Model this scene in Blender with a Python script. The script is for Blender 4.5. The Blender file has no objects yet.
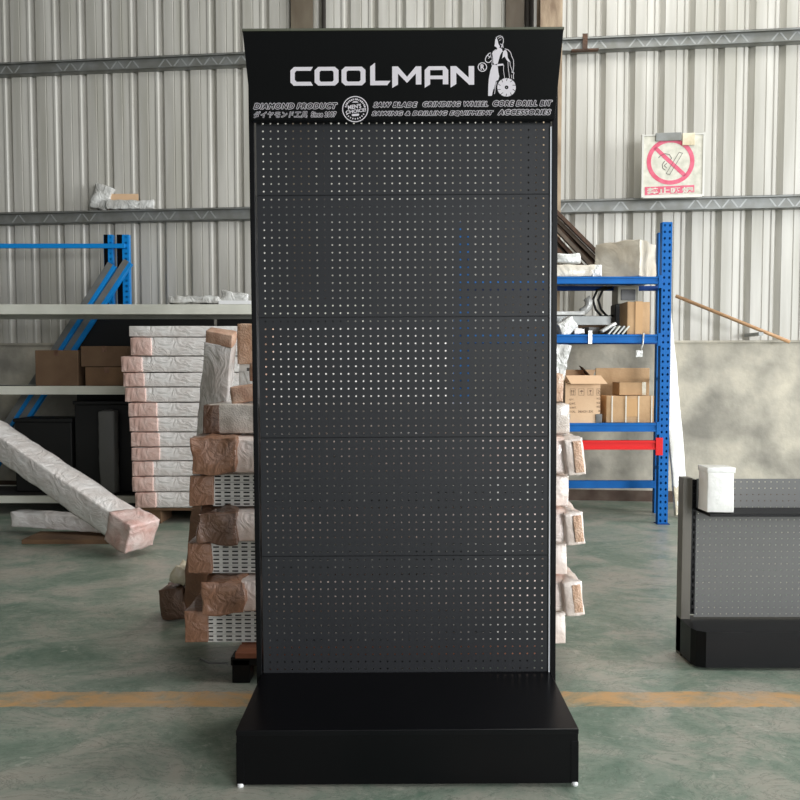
import bpy, bmesh, math, random
from mathutils import Vector, Matrix, noise, Euler
PI = math.pi
scene = bpy.context.scene
COL = scene.collection
F, CH, TH = 700.0, 1.22, math.radians(2.45)

# ---------------------------------------------------------------- camera measure helpers
def ray(px, py):
    dx, v = (px - 400) / F, -(py - 400) / F
    return Vector((dx, math.cos(TH) + v * math.sin(TH), -math.sin(TH) + v * math.cos(TH)))
def at(px, py, Y):
    d = ray(px, py); t = Y / d.y
    return Vector((d.x * t, Y, CH + d.z * t))
def zat(py, Y): return at(400, py, Y).z
def xat(px, py, Y): return at(px, py, Y).x

# ---------------------------------------------------------------- materials
def lin(c):
    r = []
    for v in c:
        v = v / 255.0
        r.append(v / 12.92 if v <= 0.04045 else ((v + 0.055) / 1.055) ** 2.4)
    return (r[0], r[1], r[2], 1.0)

def mat(name, c, rough=0.5, metal=0.0, c2=None, nscale=6.0, bump=0.0, bscale=40.0, coat=0.0, kind='noise', stretch=None, spec=0.5, c3=None, trans=0.0):
    m = bpy.data.materials.new(name); m.use_nodes = True
    nt = m.node_tree; N = nt.nodes; L = nt.links
    b = N['Principled BSDF']
    b.inputs['Base Color'].default_value = lin(c)
    b.inputs['Roughness'].default_value = rough
    b.inputs['Metallic'].default_value = metal
    b.inputs['Coat Weight'].default_value = coat
    b.inputs['Coat Roughness'].default_value = 0.12
    b.inputs['Specular IOR Level'].default_value = spec
    if trans:
        b.inputs['Transmission Weight'].default_value = trans
    tc = N.new('ShaderNodeTexCoord'); mp = N.new('ShaderNodeMapping')
    L.new(tc.outputs['Object'], mp.inputs['Vector'])
    if stretch: mp.inputs['Scale'].default_value = stretch
    if c2 is not None:
        n = N.new('ShaderNodeTexNoise'); n.inputs['Scale'].default_value = nscale; n.inputs['Detail'].default_value = 6
        L.new(mp.outputs[0], n.inputs['Vector'])
        r = N.new('ShaderNodeValToRGB')
        r.color_ramp.elements[0].position = 0.36; r.color_ramp.elements[1].position = 0.66
        r.color_ramp.elements[0].color = lin(c); r.color_ramp.elements[1].color = lin(c2)
        if c3 is not None:
            e = r.color_ramp.elements.new(0.52); e.color = lin(c3)
        L.new(n.outputs['Fac'], r.inputs['Fac']); L.new(r.outputs['Color'], b.inputs['Base Color'])
    if bump:
        if kind == 'voronoi':
            v = N.new('ShaderNodeTexVoronoi'); v.inputs['Scale'].default_value = bscale; out = v.outputs['Distance']
        else:
            v = N.new('ShaderNodeTexNoise'); v.inputs['Scale'].default_value = bscale; v.inputs['Detail'].default_value = 4; v.inputs['Distortion'].default_value = 2.2 if kind == 'fold' else 0; out = v.outputs['Fac']
        L.new(mp.outputs[0], v.inputs['Vector'])
        bp = N.new('ShaderNodeBump'); bp.inputs['Strength'].default_value = bump; bp.inputs['Distance'].default_value = 0.02
        L.new(out, bp.inputs['Height']); L.new(bp.outputs[0], b.inputs['Normal'])
    return m

M = {}
M['black'] = mat('black_powder_coat', (6, 6, 8), 0.35, c2=(8, 8, 10), nscale=3, spec=.2)
M['black_gloss'] = mat('black_gloss_sheet', (7, 7, 10), 0.28, c2=(10, 10, 13), nscale=2, spec=.25)
M['panel'] = mat('charcoal_powder_coat', (38, 39, 42), 0.5, c2=(41, 42, 45), nscale=2, spec=.35)
M['edge'] = mat('bare_galvanised_edge', (236, 238, 242), 0.45)  # white colour for the painted highlight on the right upright
M['lip'] = mat('olive_grey_lip', (98, 100, 86), 0.4, 0.2)
M['white_print'] = mat('pale_lilac_print', (226, 220, 226), 0.5)
M['print_black'] = mat('black_print', (12, 12, 14), 0.45)
M['white_plastic'] = mat('white_plastic', (235, 235, 235), 0.35)
M['kraft'] = mat('kraft_board', (176, 140, 100), 0.75, c2=(196, 160, 120), nscale=5, bump=0.15, bscale=30)
M['kraft_pale'] = mat('kraft_board_pale', (212, 176, 140), 0.75, c2=(222, 188, 152), nscale=4, bump=0.08, bscale=30)
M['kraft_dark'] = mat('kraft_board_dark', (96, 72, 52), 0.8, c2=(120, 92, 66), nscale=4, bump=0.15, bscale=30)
M['brown_wrap'] = mat('brown_wrapped_board', (134, 96, 74), 0.4, c2=(154, 114, 90), nscale=9, bump=0.7, bscale=14, coat=0.4, kind='fold')
M['brown_wrap_dark'] = mat('dark_brown_wrapped_board', (98, 70, 54), 0.45, c2=(114, 84, 66), nscale=9, bump=0.7, bscale=14, coat=0.4, kind='fold')
M['orange_foam'] = mat('orange_brown_foam', (184, 142, 118), 0.5, c2=(212, 176, 152), nscale=24, bump=0.15, bscale=130, coat=0.2, kind='voronoi')
M['tan_foam'] = mat('tan_foam_wrap', (206, 164, 134), 0.5, c2=(228, 194, 168), nscale=30, bump=0.3, bscale=140, coat=0.3, kind='voronoi')
M['pale_foam'] = mat('pale_foam_under_film', (236, 218, 206), 0.3, c2=(250, 240, 232), nscale=14, bump=0.5, bscale=26, coat=0.7)
M['pink_wrap'] = mat('pink_foam_under_film', (222, 178, 168), 0.35, c2=(244, 222, 216), nscale=9, bump=0.7, bscale=8, coat=0.8, kind='fold')
M['pink_bubble'] = mat('pink_bubble_wrap', (236, 206, 192), 0.3, c2=(252, 236, 228), nscale=8, bump=0.6, bscale=12, coat=0.8, kind='fold')
M['pink_end'] = mat('pink_carton_end', (222, 184, 172), 0.4, c2=(236, 206, 196), nscale=12, bump=0.6, bscale=10, coat=0.6, kind='fold')
M['film_white'] = mat('stretch_film_over_white', (232, 224, 219), 0.28, c2=(250, 246, 243), nscale=9, bump=0.8, bscale=7, coat=0.9, stretch=(1, 1, 1.6), kind='fold')
M['film_grey'] = mat('stretch_film_over_grey', (196, 186, 180), 0.25, c2=(236, 230, 226), nscale=9, bump=0.8, bscale=9, coat=0.9, stretch=(1.4, 1, .8), kind='fold')
M['bubble_grey'] = mat('bubble_wrap_over_grey', (188, 176, 164), 0.28, c2=(232, 222, 212), nscale=20, bump=0.2, bscale=160, coat=0.7, kind='voronoi')
M['cream_film'] = mat('cream_film', (206, 192, 160), 0.35, c2=(232, 222, 198), nscale=9, bump=0.6, bscale=18, coat=0.5)
M['beige_film'] = mat('beige_paper_wrap', (196, 184, 164), 0.4, c2=(222, 214, 198), nscale=5, bump=0.8, bscale=4, coat=0.35, kind='fold')
M['white_film'] = mat('white_paper_wrap', (232, 230, 222), 0.4, c2=(246, 246, 242), nscale=5, bump=0.6, bscale=8, coat=0.35)
M['bag'] = mat('clear_plastic_bag', (186, 184, 178), 0.22, c2=(222, 222, 218), nscale=9, bump=0.9, bscale=9, coat=1.0, kind='fold')
M['perf_white'] = mat('white_powder_coat', (226, 224, 218), 0.4)
M['dark_gap'] = mat('dark_backing', (30, 28, 26), 0.7)
M['white_beam'] = mat('off_white_beam_paint', (214, 214, 202), 0.45, c2=(196, 196, 184), nscale=3)
M['pale_green_beam'] = mat('pale_green_grey_paint', (150, 156, 142), 0.5)
M['blue'] = mat('blue_rack_paint', (4, 92, 166), 0.55, c2=(6, 100, 176), nscale=8, spec=.2)
M['blue_dark'] = mat('deep_blue_paint', (10, 56, 122), 0.55, spec=.2)
M['blue_light'] = mat('bright_blue_paint', (16, 136, 214), 0.35)
M['red'] = mat('red_beam_paint', (220, 30, 30), 0.5, spec=.25)
M['grey_metal'] = mat('grey_steel', (128, 130, 128), 0.4, 0.4, c2=(150, 152, 150), nscale=5)
M['purlin'] = mat('galvanised_purlin', (122, 122, 116), 0.45, 0.3, c2=(142, 144, 142), nscale=7)
M['purlin_rib'] = mat('galvanised_emboss', (168, 170, 168), 0.4, 0.3)
M['rust'] = mat('rusty_steel', (92, 64, 46), 0.7, 0.1, c2=(62, 48, 40), nscale=20, bump=0.3, bscale=60)
M['steel_dark'] = mat('dark_mill_steel', (74, 66, 58), 0.5, 0.5, c2=(96, 82, 70), nscale=16)
M['column'] = mat('old_tan_paint', (166, 146, 120), 0.6, c2=(112, 90, 68), nscale=9, bump=0.2, bscale=40, stretch=(1, 1, .35))
M['column_dark'] = mat('grey_brown_paint', (118, 108, 92), 0.6, c2=(92, 80, 66), nscale=6, stretch=(1, 1, .3))
M['pipe'] = mat('grey_conduit', (52, 48, 44), 0.5)
M['sign_white'] = mat('worn_sign_face', (216, 212, 198), 0.5, c2=(192, 190, 174), nscale=18)
M['sign_red'] = mat('faded_red_print', (216, 104, 128), 0.5, c2=(206, 78, 104), nscale=14)
M['sign_frame'] = mat('aluminium_frame', (206, 204, 196), 0.4, 0.3)
M['grey_print'] = mat('faded_grey_print', (110, 106, 100), 0.6)
M['carton_print'] = mat('brown_carton_print', (134, 106, 84), 0.7)
M['wood'] = mat('pale_timber', (190, 150, 110), 0.6, c2=(166, 124, 84), nscale=6, stretch=(1, 8, 8), bump=.1)
M['wood_red'] = mat('reddish_timber', (150, 92, 62), 0.6, c2=(124, 70, 46), nscale=6, stretch=(1, 8, 8))
M['screen'] = mat('dark_glass', (34, 34, 32), 0.4)
M['screen_case'] = mat('grey_beige_plastic', (150, 146, 132), 0.5)
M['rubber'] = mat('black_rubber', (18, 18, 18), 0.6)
M['skin_pink'] = mat('pale_pink_foam', (226, 196, 176), 0.6, c2=(208, 170, 146), nscale=12)
M['tape'] = mat('tan_packing_tape', (190, 146, 92), 0.45)
M['strap_white'] = mat('white_strap', (214, 206, 190), 0.4)
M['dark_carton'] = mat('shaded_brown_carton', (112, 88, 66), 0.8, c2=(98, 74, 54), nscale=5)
M['tan_post'] = mat('grey_tan_post', (92, 88, 80), 0.4, 0.2)
M['grey_panel'] = mat('mid_grey_panel', (104, 104, 102), 0.5)

def floor_material():
    m = bpy.data.materials.new('worn_green_epoxy'); m.use_nodes = True
    nt = m.node_tree; N = nt.nodes; L = nt.links; b = N['Principled BSDF']
    tc = N.new('ShaderNodeTexCoord')
    def mapped(s):
        mp = N.new('ShaderNodeMapping'); mp.inputs['Scale'].default_value = s; L.new(tc.outputs['Object'], mp.inputs['Vector']); return mp.outputs[0]
    def nz(s, scale, det=8, dist=0.0, rough=.6):
        n = N.new('ShaderNodeTexNoise'); n.inputs['Scale'].default_value = scale; n.inputs['Detail'].default_value = det
        n.inputs['Distortion'].default_value = dist; n.inputs['Roughness'].default_value = rough
        L.new(mapped(s), n.inputs['Vector']); return n.outputs['Fac']
    def ramp(f, stops):
        r = N.new('ShaderNodeValToRGB'); cr = r.color_ramp
        cr.elements[0].position, cr.elements[0].color = stops[0]; cr.elements[1].position, cr.elements[1].color = stops[-1]
        for p, c in stops[1:-1]:
            e = cr.elements.new(p); e.color = c
        L.new(f, r.inputs['Fac']); return r.outputs['Color']
    def mix(f, a, c):
        x = N.new('ShaderNodeMix'); x.data_type = 'RGBA'
        if isinstance(f, float): x.inputs[0].default_value = f
        else: L.new(f, x.inputs[0])
        L.new(a, x.inputs[6])
        if isinstance(c, tuple): x.inputs[7].default_value = c
        else: L.new(c, x.inputs[7])
        return x.outputs[2]
    base = ramp(nz((1, 1.3, 1), 2.4, 12, .5, .7), [(.32, lin((100, 122, 106))), (.46, lin((132, 144, 130))), (.56, lin((158, 158, 146))), (.70, lin((170, 162, 150)))])
    W = (1, 1, 1, 1); K = (0, 0, 0, 1)
    cracks = ramp(nz((1, 2.2, 1), 4.2, 12, 2.0, .72), [(.485, K), (.5, W), (.515, K)])
    pale = ramp(nz((1, 1.8, 1), 9, 12, 1.4, .75), [(.58, K), (.66, W)])
    green = ramp(nz((1, 1.6, 1), 5, 12, 1.0, .75), [(.56, K), (.68, W)])
    c = mix(0.0, base, W)
    gm = N.new('ShaderNodeMath'); gm.operation = 'MULTIPLY'; L.new(green, gm.inputs[0]); gm.inputs[1].default_value = .6
    c = mix(gm.outputs[0], c, lin((80, 112, 94)))
    pm = N.new('ShaderNodeMath'); pm.operation = 'MULTIPLY'; L.new(pale, pm.inputs[0]); pm.inputs[1].default_value = .6
    c = mix(pm.outputs[0], c, lin((184, 184, 172)))
    cm = N.new('ShaderNodeMath'); cm.operation = 'MULTIPLY'; L.new(cracks, cm.inputs[0]); cm.inputs[1].default_value = .65
    c = mix(cm.outputs[0], c, lin((74, 88, 78)))
    fine = ramp(nz((1, 1.4, 1), 38, 8, .4, .8), [(.55, K), (.72, W)])
    f2 = N.new('ShaderNodeMath'); f2.operation = 'MULTIPLY'; L.new(fine, f2.inputs[0]); f2.inputs[1].default_value = .35
    c = mix(f2.outputs[0], c, lin((196, 196, 184)))
    # painted line across the hall
    sp = N.new('ShaderNodeSeparateXYZ'); L.new(tc.outputs['Object'], sp.inputs[0])
    wob = nz((1, 1, 1), 14, 4)
    def math_(op, a, c2):
        x = N.new('ShaderNodeMath'); x.operation = op
        if isinstance(a, (int, float)): x.inputs[0].default_value = a
        else: L.new(a, x.inputs[0])
        if isinstance(c2, (int, float)): x.inputs[1].default_value = c2
        else: L.new(c2, x.inputs[1])
        return x.outputs[0]
    yy = math_('ADD', sp.outputs['Y'], math_('MULTIPLY', math_('SUBTRACT', wob, .5), .035))
    dist = math_('ABSOLUTE', math_('SUBTRACT', yy, 2.548), 0)
    inside = math_('LESS_THAN', dist, .060)
    wear = ramp(nz((1, 2.0, 1), 5, 10, .8, .7), [(.40, W), (.62, (.15, .15, .15, 1))])
    lm = math_('MULTIPLY', math_('MULTIPLY', inside, wear), .85)
    c = mix(lm, c, lin((206, 160, 106)))
    L.new(c, b.inputs['Base Color'])
    rr = N.new('ShaderNodeMapRange'); L.new(nz((1, 2, 1), 5, 6), rr.inputs[0]); rr.inputs[3].default_value = .22; rr.inputs[4].default_value = .5
    L.new(rr.outputs[0], b.inputs['Roughness'])
    b.inputs['Specular IOR Level'].default_value = .4
    bp = N.new('ShaderNodeBump'); bp.inputs['Strength'].default_value = .12; bp.inputs['Distance'].default_value = .01
    L.new(nz((1, 2, 1), 12, 8), bp.inputs['Height']); L.new(bp.outputs[0], b.inputs['Normal'])
    return m

def cladding_material():
    m = mat('painted_steel_cladding', (176, 173, 163), 0.42, c2=(202, 199, 191), nscale=1.6, stretch=(5, 5, .35), c3=(189, 186, 178))
    return m

def plaster_material():
    return mat('stained_plaster', (138, 134, 124), 0.85, c2=(206, 198, 180), nscale=2.2, bump=.3, bscale=14, c3=(178, 172, 158))

# ---------------------------------------------------------------- mesh helpers
def link(name, bm, material, parent=None, smooth=False):
    bmesh.ops.recalc_face_normals(bm, faces=bm.faces[:]) if len(bm.faces) < 60000 else None
    me = bpy.data.meshes.new(name); bm.to_mesh(me); bm.free()
    me.materials.append(material)
    if smooth:
        for p in me.polygons: p.use_smooth = True
    o = bpy.data.objects.new(name, me); COL.objects.link(o)
    if parent: o.parent = parent
    return o

def tag(o, label=None, cat=None, group=None, kind=None):
    if label: o['label'] = label
    if cat: o['category'] = cat
    if group: o['group'] = group
    if kind: o['kind'] = kind
    return o

def thing(name, label, cat, loc=(0, 0, 0), rot=(0, 0, 0), group=None):
    o = bpy.data.objects.new(name, None); COL.objects.link(o); o.empty_display_size = .1
    o.location = loc; o.rotation_euler = rot
    return tag(o, label, cat, group)

def box(bm, x0, x1, y0, y1, z0, z1, mtx=None):
    vs = []
    for x in (x0, x1):
        for y in (y0, y1):
            for z in (z0, z1):
                v = Vector((x, y, z))
                vs.append(bm.verts.new(mtx @ v if mtx else v))
    for f in ((0, 1, 3, 2), (4, 6, 7, 5), (0, 4, 5, 1), (2, 3, 7, 6), (0, 2, 6, 4), (1, 5, 7, 3)):
        bm.faces.new([vs[i] for i in f])

def bev(o, w=.003, seg=2):
    md = o.modifiers.new('bevel', 'BEVEL'); md.width = w; md.segments = seg; md.limit_method = 'ANGLE'
    return o

def bbox(name, dims, material, parent=None, bevel=.003, rng=None):
    """box from (x0,x1,y0,y1,z0,z1)"""
    bm = bmesh.new(); box(bm, *dims); o = link(name, bm, material, parent)
    if bevel: bev(o, bevel)
    return o

def rumple(hx, hy, hz, r, amp, seed, step=.05, freq=7.0, ctr=(0, 0, 0), taper=0.0, bm=None, droop=0.0):
    """rounded, creased packing shape"""
    own = bm or bmesh.new()
    def coords(h):
        rr = min(r, h * .95)
        n = max(1, int(2 * (h - rr) / step))
        n = min(n, 26)
        a = [-h, -h + rr * .35, -h + rr]
        a += [-h + rr + (2 * (h - rr)) * i / n for i in range(1, n)]
        a += [h - rr, h - rr * .35, h]
        return a
    cx, cy, cz = coords(hx), coords(hy), coords(hz)
    cache = {}
    so = Vector((seed * 13.1, seed * 7.7, seed * 3.3))
    def vert(x, y, z):
        k = (round(x, 5), round(y, 5), round(z, 5))
        if k in cache: return cache[k]
        p = Vector((x, y, z)); q = Vector((max(-hx + min(r, hx * .95), min(hx - min(r, hx * .95), x)),
                                          max(-hy + min(r, hy * .95), min(hy - min(r, hy * .95), y)),
                                          max(-hz + min(r, hz * .95), min(hz - min(r, hz * .95), z))))
        d = p - q
        rr = min(r, hx * .95, hy * .95, hz * .95)
        nrm = d.normalized() if d.length > 1e-6 else Vector((0, 0, 1))
        if d.length > rr: p = q + nrm * min(d.length, max(rr, d.length * .8))
        n1 = noise.noise(p * freq + so); n2 = abs(noise.noise(p * freq * 2.3 + so * 2))
        p = p + nrm * (n1 * amp - n2 * amp * .7)
        if taper: p.x, p.y = p.x * (1 + taper * z / hz), p.y * (1 + taper * z / hz)
        if droop: p.z -= droop * (p.x / hx) ** 2
        v = own.verts.new(p + Vector(ctr)); cache[k] = v
        return v
    def face(A, B, fn):
        for i in range(len(A) - 1):
            for j in range(len(B) - 1):
                try: own.faces.new([fn(A[i], B[j]), fn(A[i + 1], B[j]), fn(A[i + 1], B[j + 1]), fn(A[i], B[j + 1])])
                except ValueError: pass
    for s in (-1, 1):
        face(cy, cz, lambda a, b: vert(s * hx, a, b))
        face(cx, cz, lambda a, b: vert(a, s * hy, b))
        face(cx, cy, lambda a, b: vert(a, b, s * hz))
    return own

def holes(bm, x0, z0, nx, nz, px, pz, hw, hh, Y, octo=True, depth=.0012, mtx=None):
    """sheet of nx*nz cells each with a punched hole; lies in XZ at depth Y"""
    T = (lambda v: mtx @ v) if mtx else (lambda v: v)
    gx = {}
    def V(x, z, y):
        k = (round(x, 5), round(z, 5), round(y, 5))
        if k not in gx: gx[k] = bm.verts.new(T(Vector((x, y, z))))
        return gx[k]
    for i in range(nx):
        for j in range(nz):
            cx, cz = x0 + (i + .5) * px, z0 + (j + .5) * pz
            O = [(-1, -1), (0, -1), (1, -1), (1, 0), (1, 1), (0, 1), (-1, 1), (-1, 0)]
            outer = [V(cx + a * px / 2, cz + b * pz / 2, Y) for a, b in O]
            if octo: I = [(-.71, -.71), (0, -1), (.71, -.71), (1, 0), (.71, .71), (0, 1), (-.71, .71), (-1, 0)]
            else: I = O
            inner = [V(cx + a * hw, cz + b * hh, Y) for a, b in I]
            back = [V(cx + a * hw, cz + b * hh, Y + depth) for a, b in I]
            for k in range(8):
                l = (k + 1) % 8
                bm.faces.new([outer[k], outer[l], inner[l], inner[k]])
                bm.faces.new([inner[k], inner[l], back[l], back[k]])
            
def tube(bm, pts, r, n=8):
    rings = []
    pts = [Vector(p) for p in pts]
    for i, p in enumerate(pts):
        t = (pts[min(i + 1, len(pts) - 1)] - pts[max(i - 1, 0)]).normalized()
        u = t.orthogonal().normalized() if i == 0 else (u - t * u.dot(t)).normalized()
        w = t.cross(u)
        rings.append([bm.verts.new(p + (u * math.cos(2 * PI * k / n) + w * math.sin(2 * PI * k / n)) * r) for k in range(n)])
    for a, b in zip(rings, rings[1:]):
        for k in range(n): bm.faces.new([a[k], a[(k + 1) % n], b[(k + 1) % n], b[k]])
    bm.faces.new(rings[0]); bm.faces.new(rings[-1][::-1])

def poly(bm, pts, thick=.0006, nrm=Vector((0, -1, 0))):
    """extruded flat outline: pts are world points"""
    a = [bm.verts.new(p) for p in pts]; b = [bm.verts.new(p + nrm * thick) for p in pts]
    n = len(pts)
    try:
        bm.faces.new(b)
        for k in range(n): bm.faces.new([a[k], a[(k + 1) % n], b[(k + 1) % n], b[k]])
    except ValueError: pass

def ring(bm, fn, cx, cy, r0, r1, n=40):
    """flat annulus through a mapping fn(u,v)"""
    A = [bm.verts.new(fn(cx + r0 * math.cos(2 * PI * k / n), cy + r0 * math.sin(2 * PI * k / n))) for k in range(n)]
    B = [bm.verts.new(fn(cx + r1 * math.cos(2 * PI * k / n), cy + r1 * math.sin(2 * PI * k / n))) for k in range(n)]
    for k in range(n): bm.faces.new([A[k], A[(k + 1) % n], B[(k + 1) % n], B[k]])

def text_points(s, offset=0.0, shear=0.0, res=3):
    cu = bpy.data.curves.new('t', 'FONT'); cu.body = s; cu.size = 1; cu.offset = offset; cu.shear = shear; cu.space_character = 1.12 if shear else 1.0
    cu.resolution_u = res; cu.fill_mode = 'FRONT'
    o = bpy.data.objects.new('t', cu); COL.objects.link(o)
    dg = bpy.context.evaluated_depsgraph_get(); dg.update()
    me = bpy.data.meshes.new_from_object(o.evaluated_get(dg))
    vs = [v.co.copy() for v in me.vertices]; fs = [tuple(p.vertices) for p in me.polygons]
    bpy.data.objects.remove(o); bpy.data.curves.remove(cu); bpy.data.meshes.remove(me)
    return vs, fs

def text_into(bm, s, fn, x0, x1, yb, yt, offset=0.0, shear=0.0, bold=0.0):
    """fill box x0..x1 / yb(bottom)..yt(top) in mapping fn; ref text gives the fit so layers register"""
    vs, fs = text_points(s, offset, shear)
    rv = text_points(s, 0, shear)[0]
    if not rv: return
    mx, Mx = min(v.x for v in rv), max(v.x for v in rv); my, My = min(v.y for v in rv), max(v.y for v in rv)
    bad = {i for i, v in enumerate(vs) if not (mx - .25 < v.x < Mx + .25 and my - .25 < v.y < My + .25)}
    vs = [Vector((mx, my, 0)) if i in bad else v for i, v in enumerate(vs)]; fs = [f for f in fs if not bad.intersection(f)]
    sh = [(0, 0)] if not bold else [(bold * math.cos(k * PI / 4), bold * math.sin(k * PI / 4)) for k in range(8)] + [(0, 0)]
    for dx, dy in sh:
        nv = [bm.verts.new(fn(x0 + (v.x + dx - mx) / (Mx - mx) * (x1 - x0), yb + (v.y + dy - my) / (My - my) * (yt - yb))) for v in vs]
        for f in fs:
            try: bm.faces.new([nv[i] for i in f])
            except ValueError: pass

def tidy(bm):
    bmesh.ops.delete(bm, geom=[v for v in bm.verts if not v.link_faces], context='VERTS')

def link_raw(name, bm, material, parent=None):
    me = bpy.data.meshes.new(name); bm.to_mesh(me); bm.free(); me.materials.append(material)
    o = bpy.data.objects.new(name, me); COL.objects.link(o)
    if parent: o.parent = parent
    return o

# ================================================================ THE HALL
WA, WB = 6.74, -.095                      # wall plane: Y = WA + WB*X
def wally(X): return WA + WB * X
PITCH = .262
bm = bmesh.new()
prof = []
k0 = -28
# groove phase: bright flank seen at px 113,y 150 on the left and 582 on the right
for k in range(k0, 26):
    x = k * PITCH - .012
    prof += [(x, .002), (x + .032, .044), (x + .037, .044), (x + .072, 0), (x + .160, 0), (x + .164, .007), (x + .170, .007), (x + .175, .001), (x + .236, .009), (x + .244, .002)]
zs = [1.47, 6.4]
prev = None
for (x, d) in prof:
    col = [bm.verts.new((x, wally(x) + d, z)) for z in zs]
    if prev: bm.faces.new([prev[0], col[0], col[1], prev[1]])
    prev = col
wall = link_raw('wall_back', bm, cladding_material()); tag(wall, kind='structure')
md = wall.modifiers.new('s', 'SOLIDIFY'); md.thickness = .002; md.offset = 1

def wallbox(name, x0, x1, y0, y1, z0, z1, material, kind='structure'):
    """box in wall coordinates: y measured out of the wall (towards the camera is negative)"""
    bm = bmesh.new(); vs = []
    for x in (x0, x1):
        for y in (y0, y1):
            for z in (z0, z1): vs.append(bm.verts.new((x, wally(x) + y, z)))
    for f in ((0, 1, 3, 2), (4, 6, 7, 5), (0, 4, 5, 1), (2, 3, 7, 6), (0, 2, 6, 4), (1, 5, 7, 3)): bm.faces.new([vs[i] for i in f])
    o = link(name, bm, material); tag(o, kind=kind); return o
plaster = plaster_material()
wallbox('wall_back_lower', -7.2, 6.6, -.05, .25, 0, 1.47, plaster)
wallbox('trim_ledge', -7.2, 6.6, -.07, .10, 1.47, 1.49, plaster)
red_stain = mat('damp_brown_base', (74, 56, 46), .8, c2=(98, 84, 72), nscale=6)
wallbox('baseboard_back', -7.2, 6.6, -.065, -.05, 0, .10, red_stain)

fm = floor_material()
bbox('floor', (-7.2, 9, -7, 7.6, -.1, 0), fm, bevel=0)['kind'] = 'structure'
cream = mat('dim_painted_wall', (62, 58, 50), .8, c2=(72, 66, 58), nscale=2)
bbox('wall_left', (-7.4, -7.2, -7, 7.6, 0, 6.4), cream, bevel=0)['kind'] = 'structure'  # unseen side wall, kept dark so little light comes from the left
dimw = mat('dim_sheet_wall', (70, 68, 62), .8)
for k, d in enumerate(((-7.2, -3.0, 0, 6.4), (7.5, 9, 0, 6.4), (-3.0, 7.5, 4.6, 6.4))):
    bbox('wall_front_%d' % (k + 1), (d[0], d[1], -7.2, -7.0, d[2], d[3]), dimw, bevel=0)['kind'] = 'structure'  # unseen wall added to darken reflections, with a gap left for light
roofm = mat('roof_underside', (92, 92, 86), .7)
bbox('ceiling', (-7.4, 9, -7, 7.6, 6.4, 6.5), roofm, bevel=0)['kind'] = 'structure'

# purlins: galvanised C sections with embossed zigzag
def purlin(idx, x0, x1, zc, h, joint=None):
    for a, b, nm in ((x0, x1, idx),):
        bm = bmesh.new()
        def wb(xa, xb, ya, yb, za, zb):
            vs = []
            for x in (xa, xb):
                for y in (ya, yb):
                    for z in (za, zb): vs.append(bm.verts.new((x, wally(x) + y, z)))
            for f in ((0, 1, 3, 2), (4, 6, 7, 5), (0, 4, 5, 1), (2, 3, 7, 6), (0, 2, 6, 4), (1, 5, 7, 3)): bm.faces.new([vs[i] for i in f])
        wb(a, b, -.062, -.058, zc - h / 2, zc + h / 2)        # web
        wb(a, b, -.10, -.002, zc + h / 2 - .004, zc + h / 2)  # top flange
        wb(a, b, -.080, -.002, zc - h / 2, zc - h / 2 + .004)
        wb(a, b, -.10, -.096, zc + h / 2 - .016, zc + h / 2)  # lip
        wb(a, b, -.080, -.076, zc - h / 2, zc - h / 2 + .012)
        o = link('trim_%d' % idx, bm, M['purlin']); tag(o, kind='structure')
        bm = bmesh.new(); rnd = random.Random(idx); x = a + .05; up = 1
        while x < b - .2:
            w = .05 if rnd.random() < .85 else .16
            xa, xb = x, x + (w if w > .1 else .055)
            za, zb = (zc - h * .34, zc + h * .3) if up else (zc + h * .3, zc - h * .34)
            if w < .1:
                t = .010
                pts = [(xa, za), (xa + t * 1.6, za), (xb + t * 1.6, zb), (xb, zb)]
                vs = [bm.verts.new((p, wally(p) - .0635, q)) for p, q in pts] + [bm.verts.new((p, wally(p) - .059, q)) for p, q in pts]
                bm.faces.new(vs[:4]); bm.faces.new(vs[4:][::-1])
                for k in range(4): bm.faces.new([vs[k], vs[(k + 1) % 4], vs[4 + (k + 1) % 4], vs[4 + k]])
                up = 1 - up
            x = xb + .02
        tag(link('trim_%d_emboss' % idx, bm, M['purlin_rib']), kind='structure')
ZP1 = zat(51.5, WA - .06); ZP2 = zat(209.5, WA - .06); 
purlin(1, -7.1, 6.5, ZP1 - .012, .108)
purlin(2, -7.1, 6.5, ZP2 - .008, .112)
# rusty splice plate
wallbox('trim_3', 1.655, 1.70, -.104, -.10, ZP1 - .075, ZP1 + .07, M['rust'])
wallbox('trim_4', 1.56, 1.80, -.104, -.06, ZP1 - .078, ZP1 - .064, M['rust'])

# steel column, grey-brown strips and pipes along the wall
def hcol(name, xc, w, d, yf, material):
    bm = bmesh.new()
    box(bm, xc - w / 2, xc + w / 2, yf, yf + .010, 0, 6.4)
    box(bm, xc - w / 2, xc + w / 2, yf + d - .010, yf + d, 0, 6.4)
    box(bm, xc - .005, xc + .005, yf + .01, yf + d - .01, 0, 6.4)
    o = link(name, bm, material); tag(o, kind='structure'); return o
hcol('trim_column', xat(551.5, 15, 6.3), .195, .17, 6.30, M['column'])
wallbox('trim_5', xat(291, 10, 6.8), xat(313, 10, 6.8), -.05, -.002, 1.49, 6.4, M['column_dark'])  # plain grey-brown strip on the cladding
wallbox('trim_6', xat(506, 10, 6.6), xat(524, 10, 6.6), -.05, -.002, 1.49, 6.4, M['column_dark'])
for i, (px, Y) in enumerate(((323, 6.72), (528.5, 6.52), (533, 6.52))):
    bm = bmesh.new(); X = xat(px, 10, Y); tube(bm, [(X, wally(X) - .03, 0.0), (X, wally(X) - .03, 6.4)], .022)
    tag(link('trim_pipe_%d' % (i + 1), bm, M['pipe'], smooth=True), kind='structure')

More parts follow.
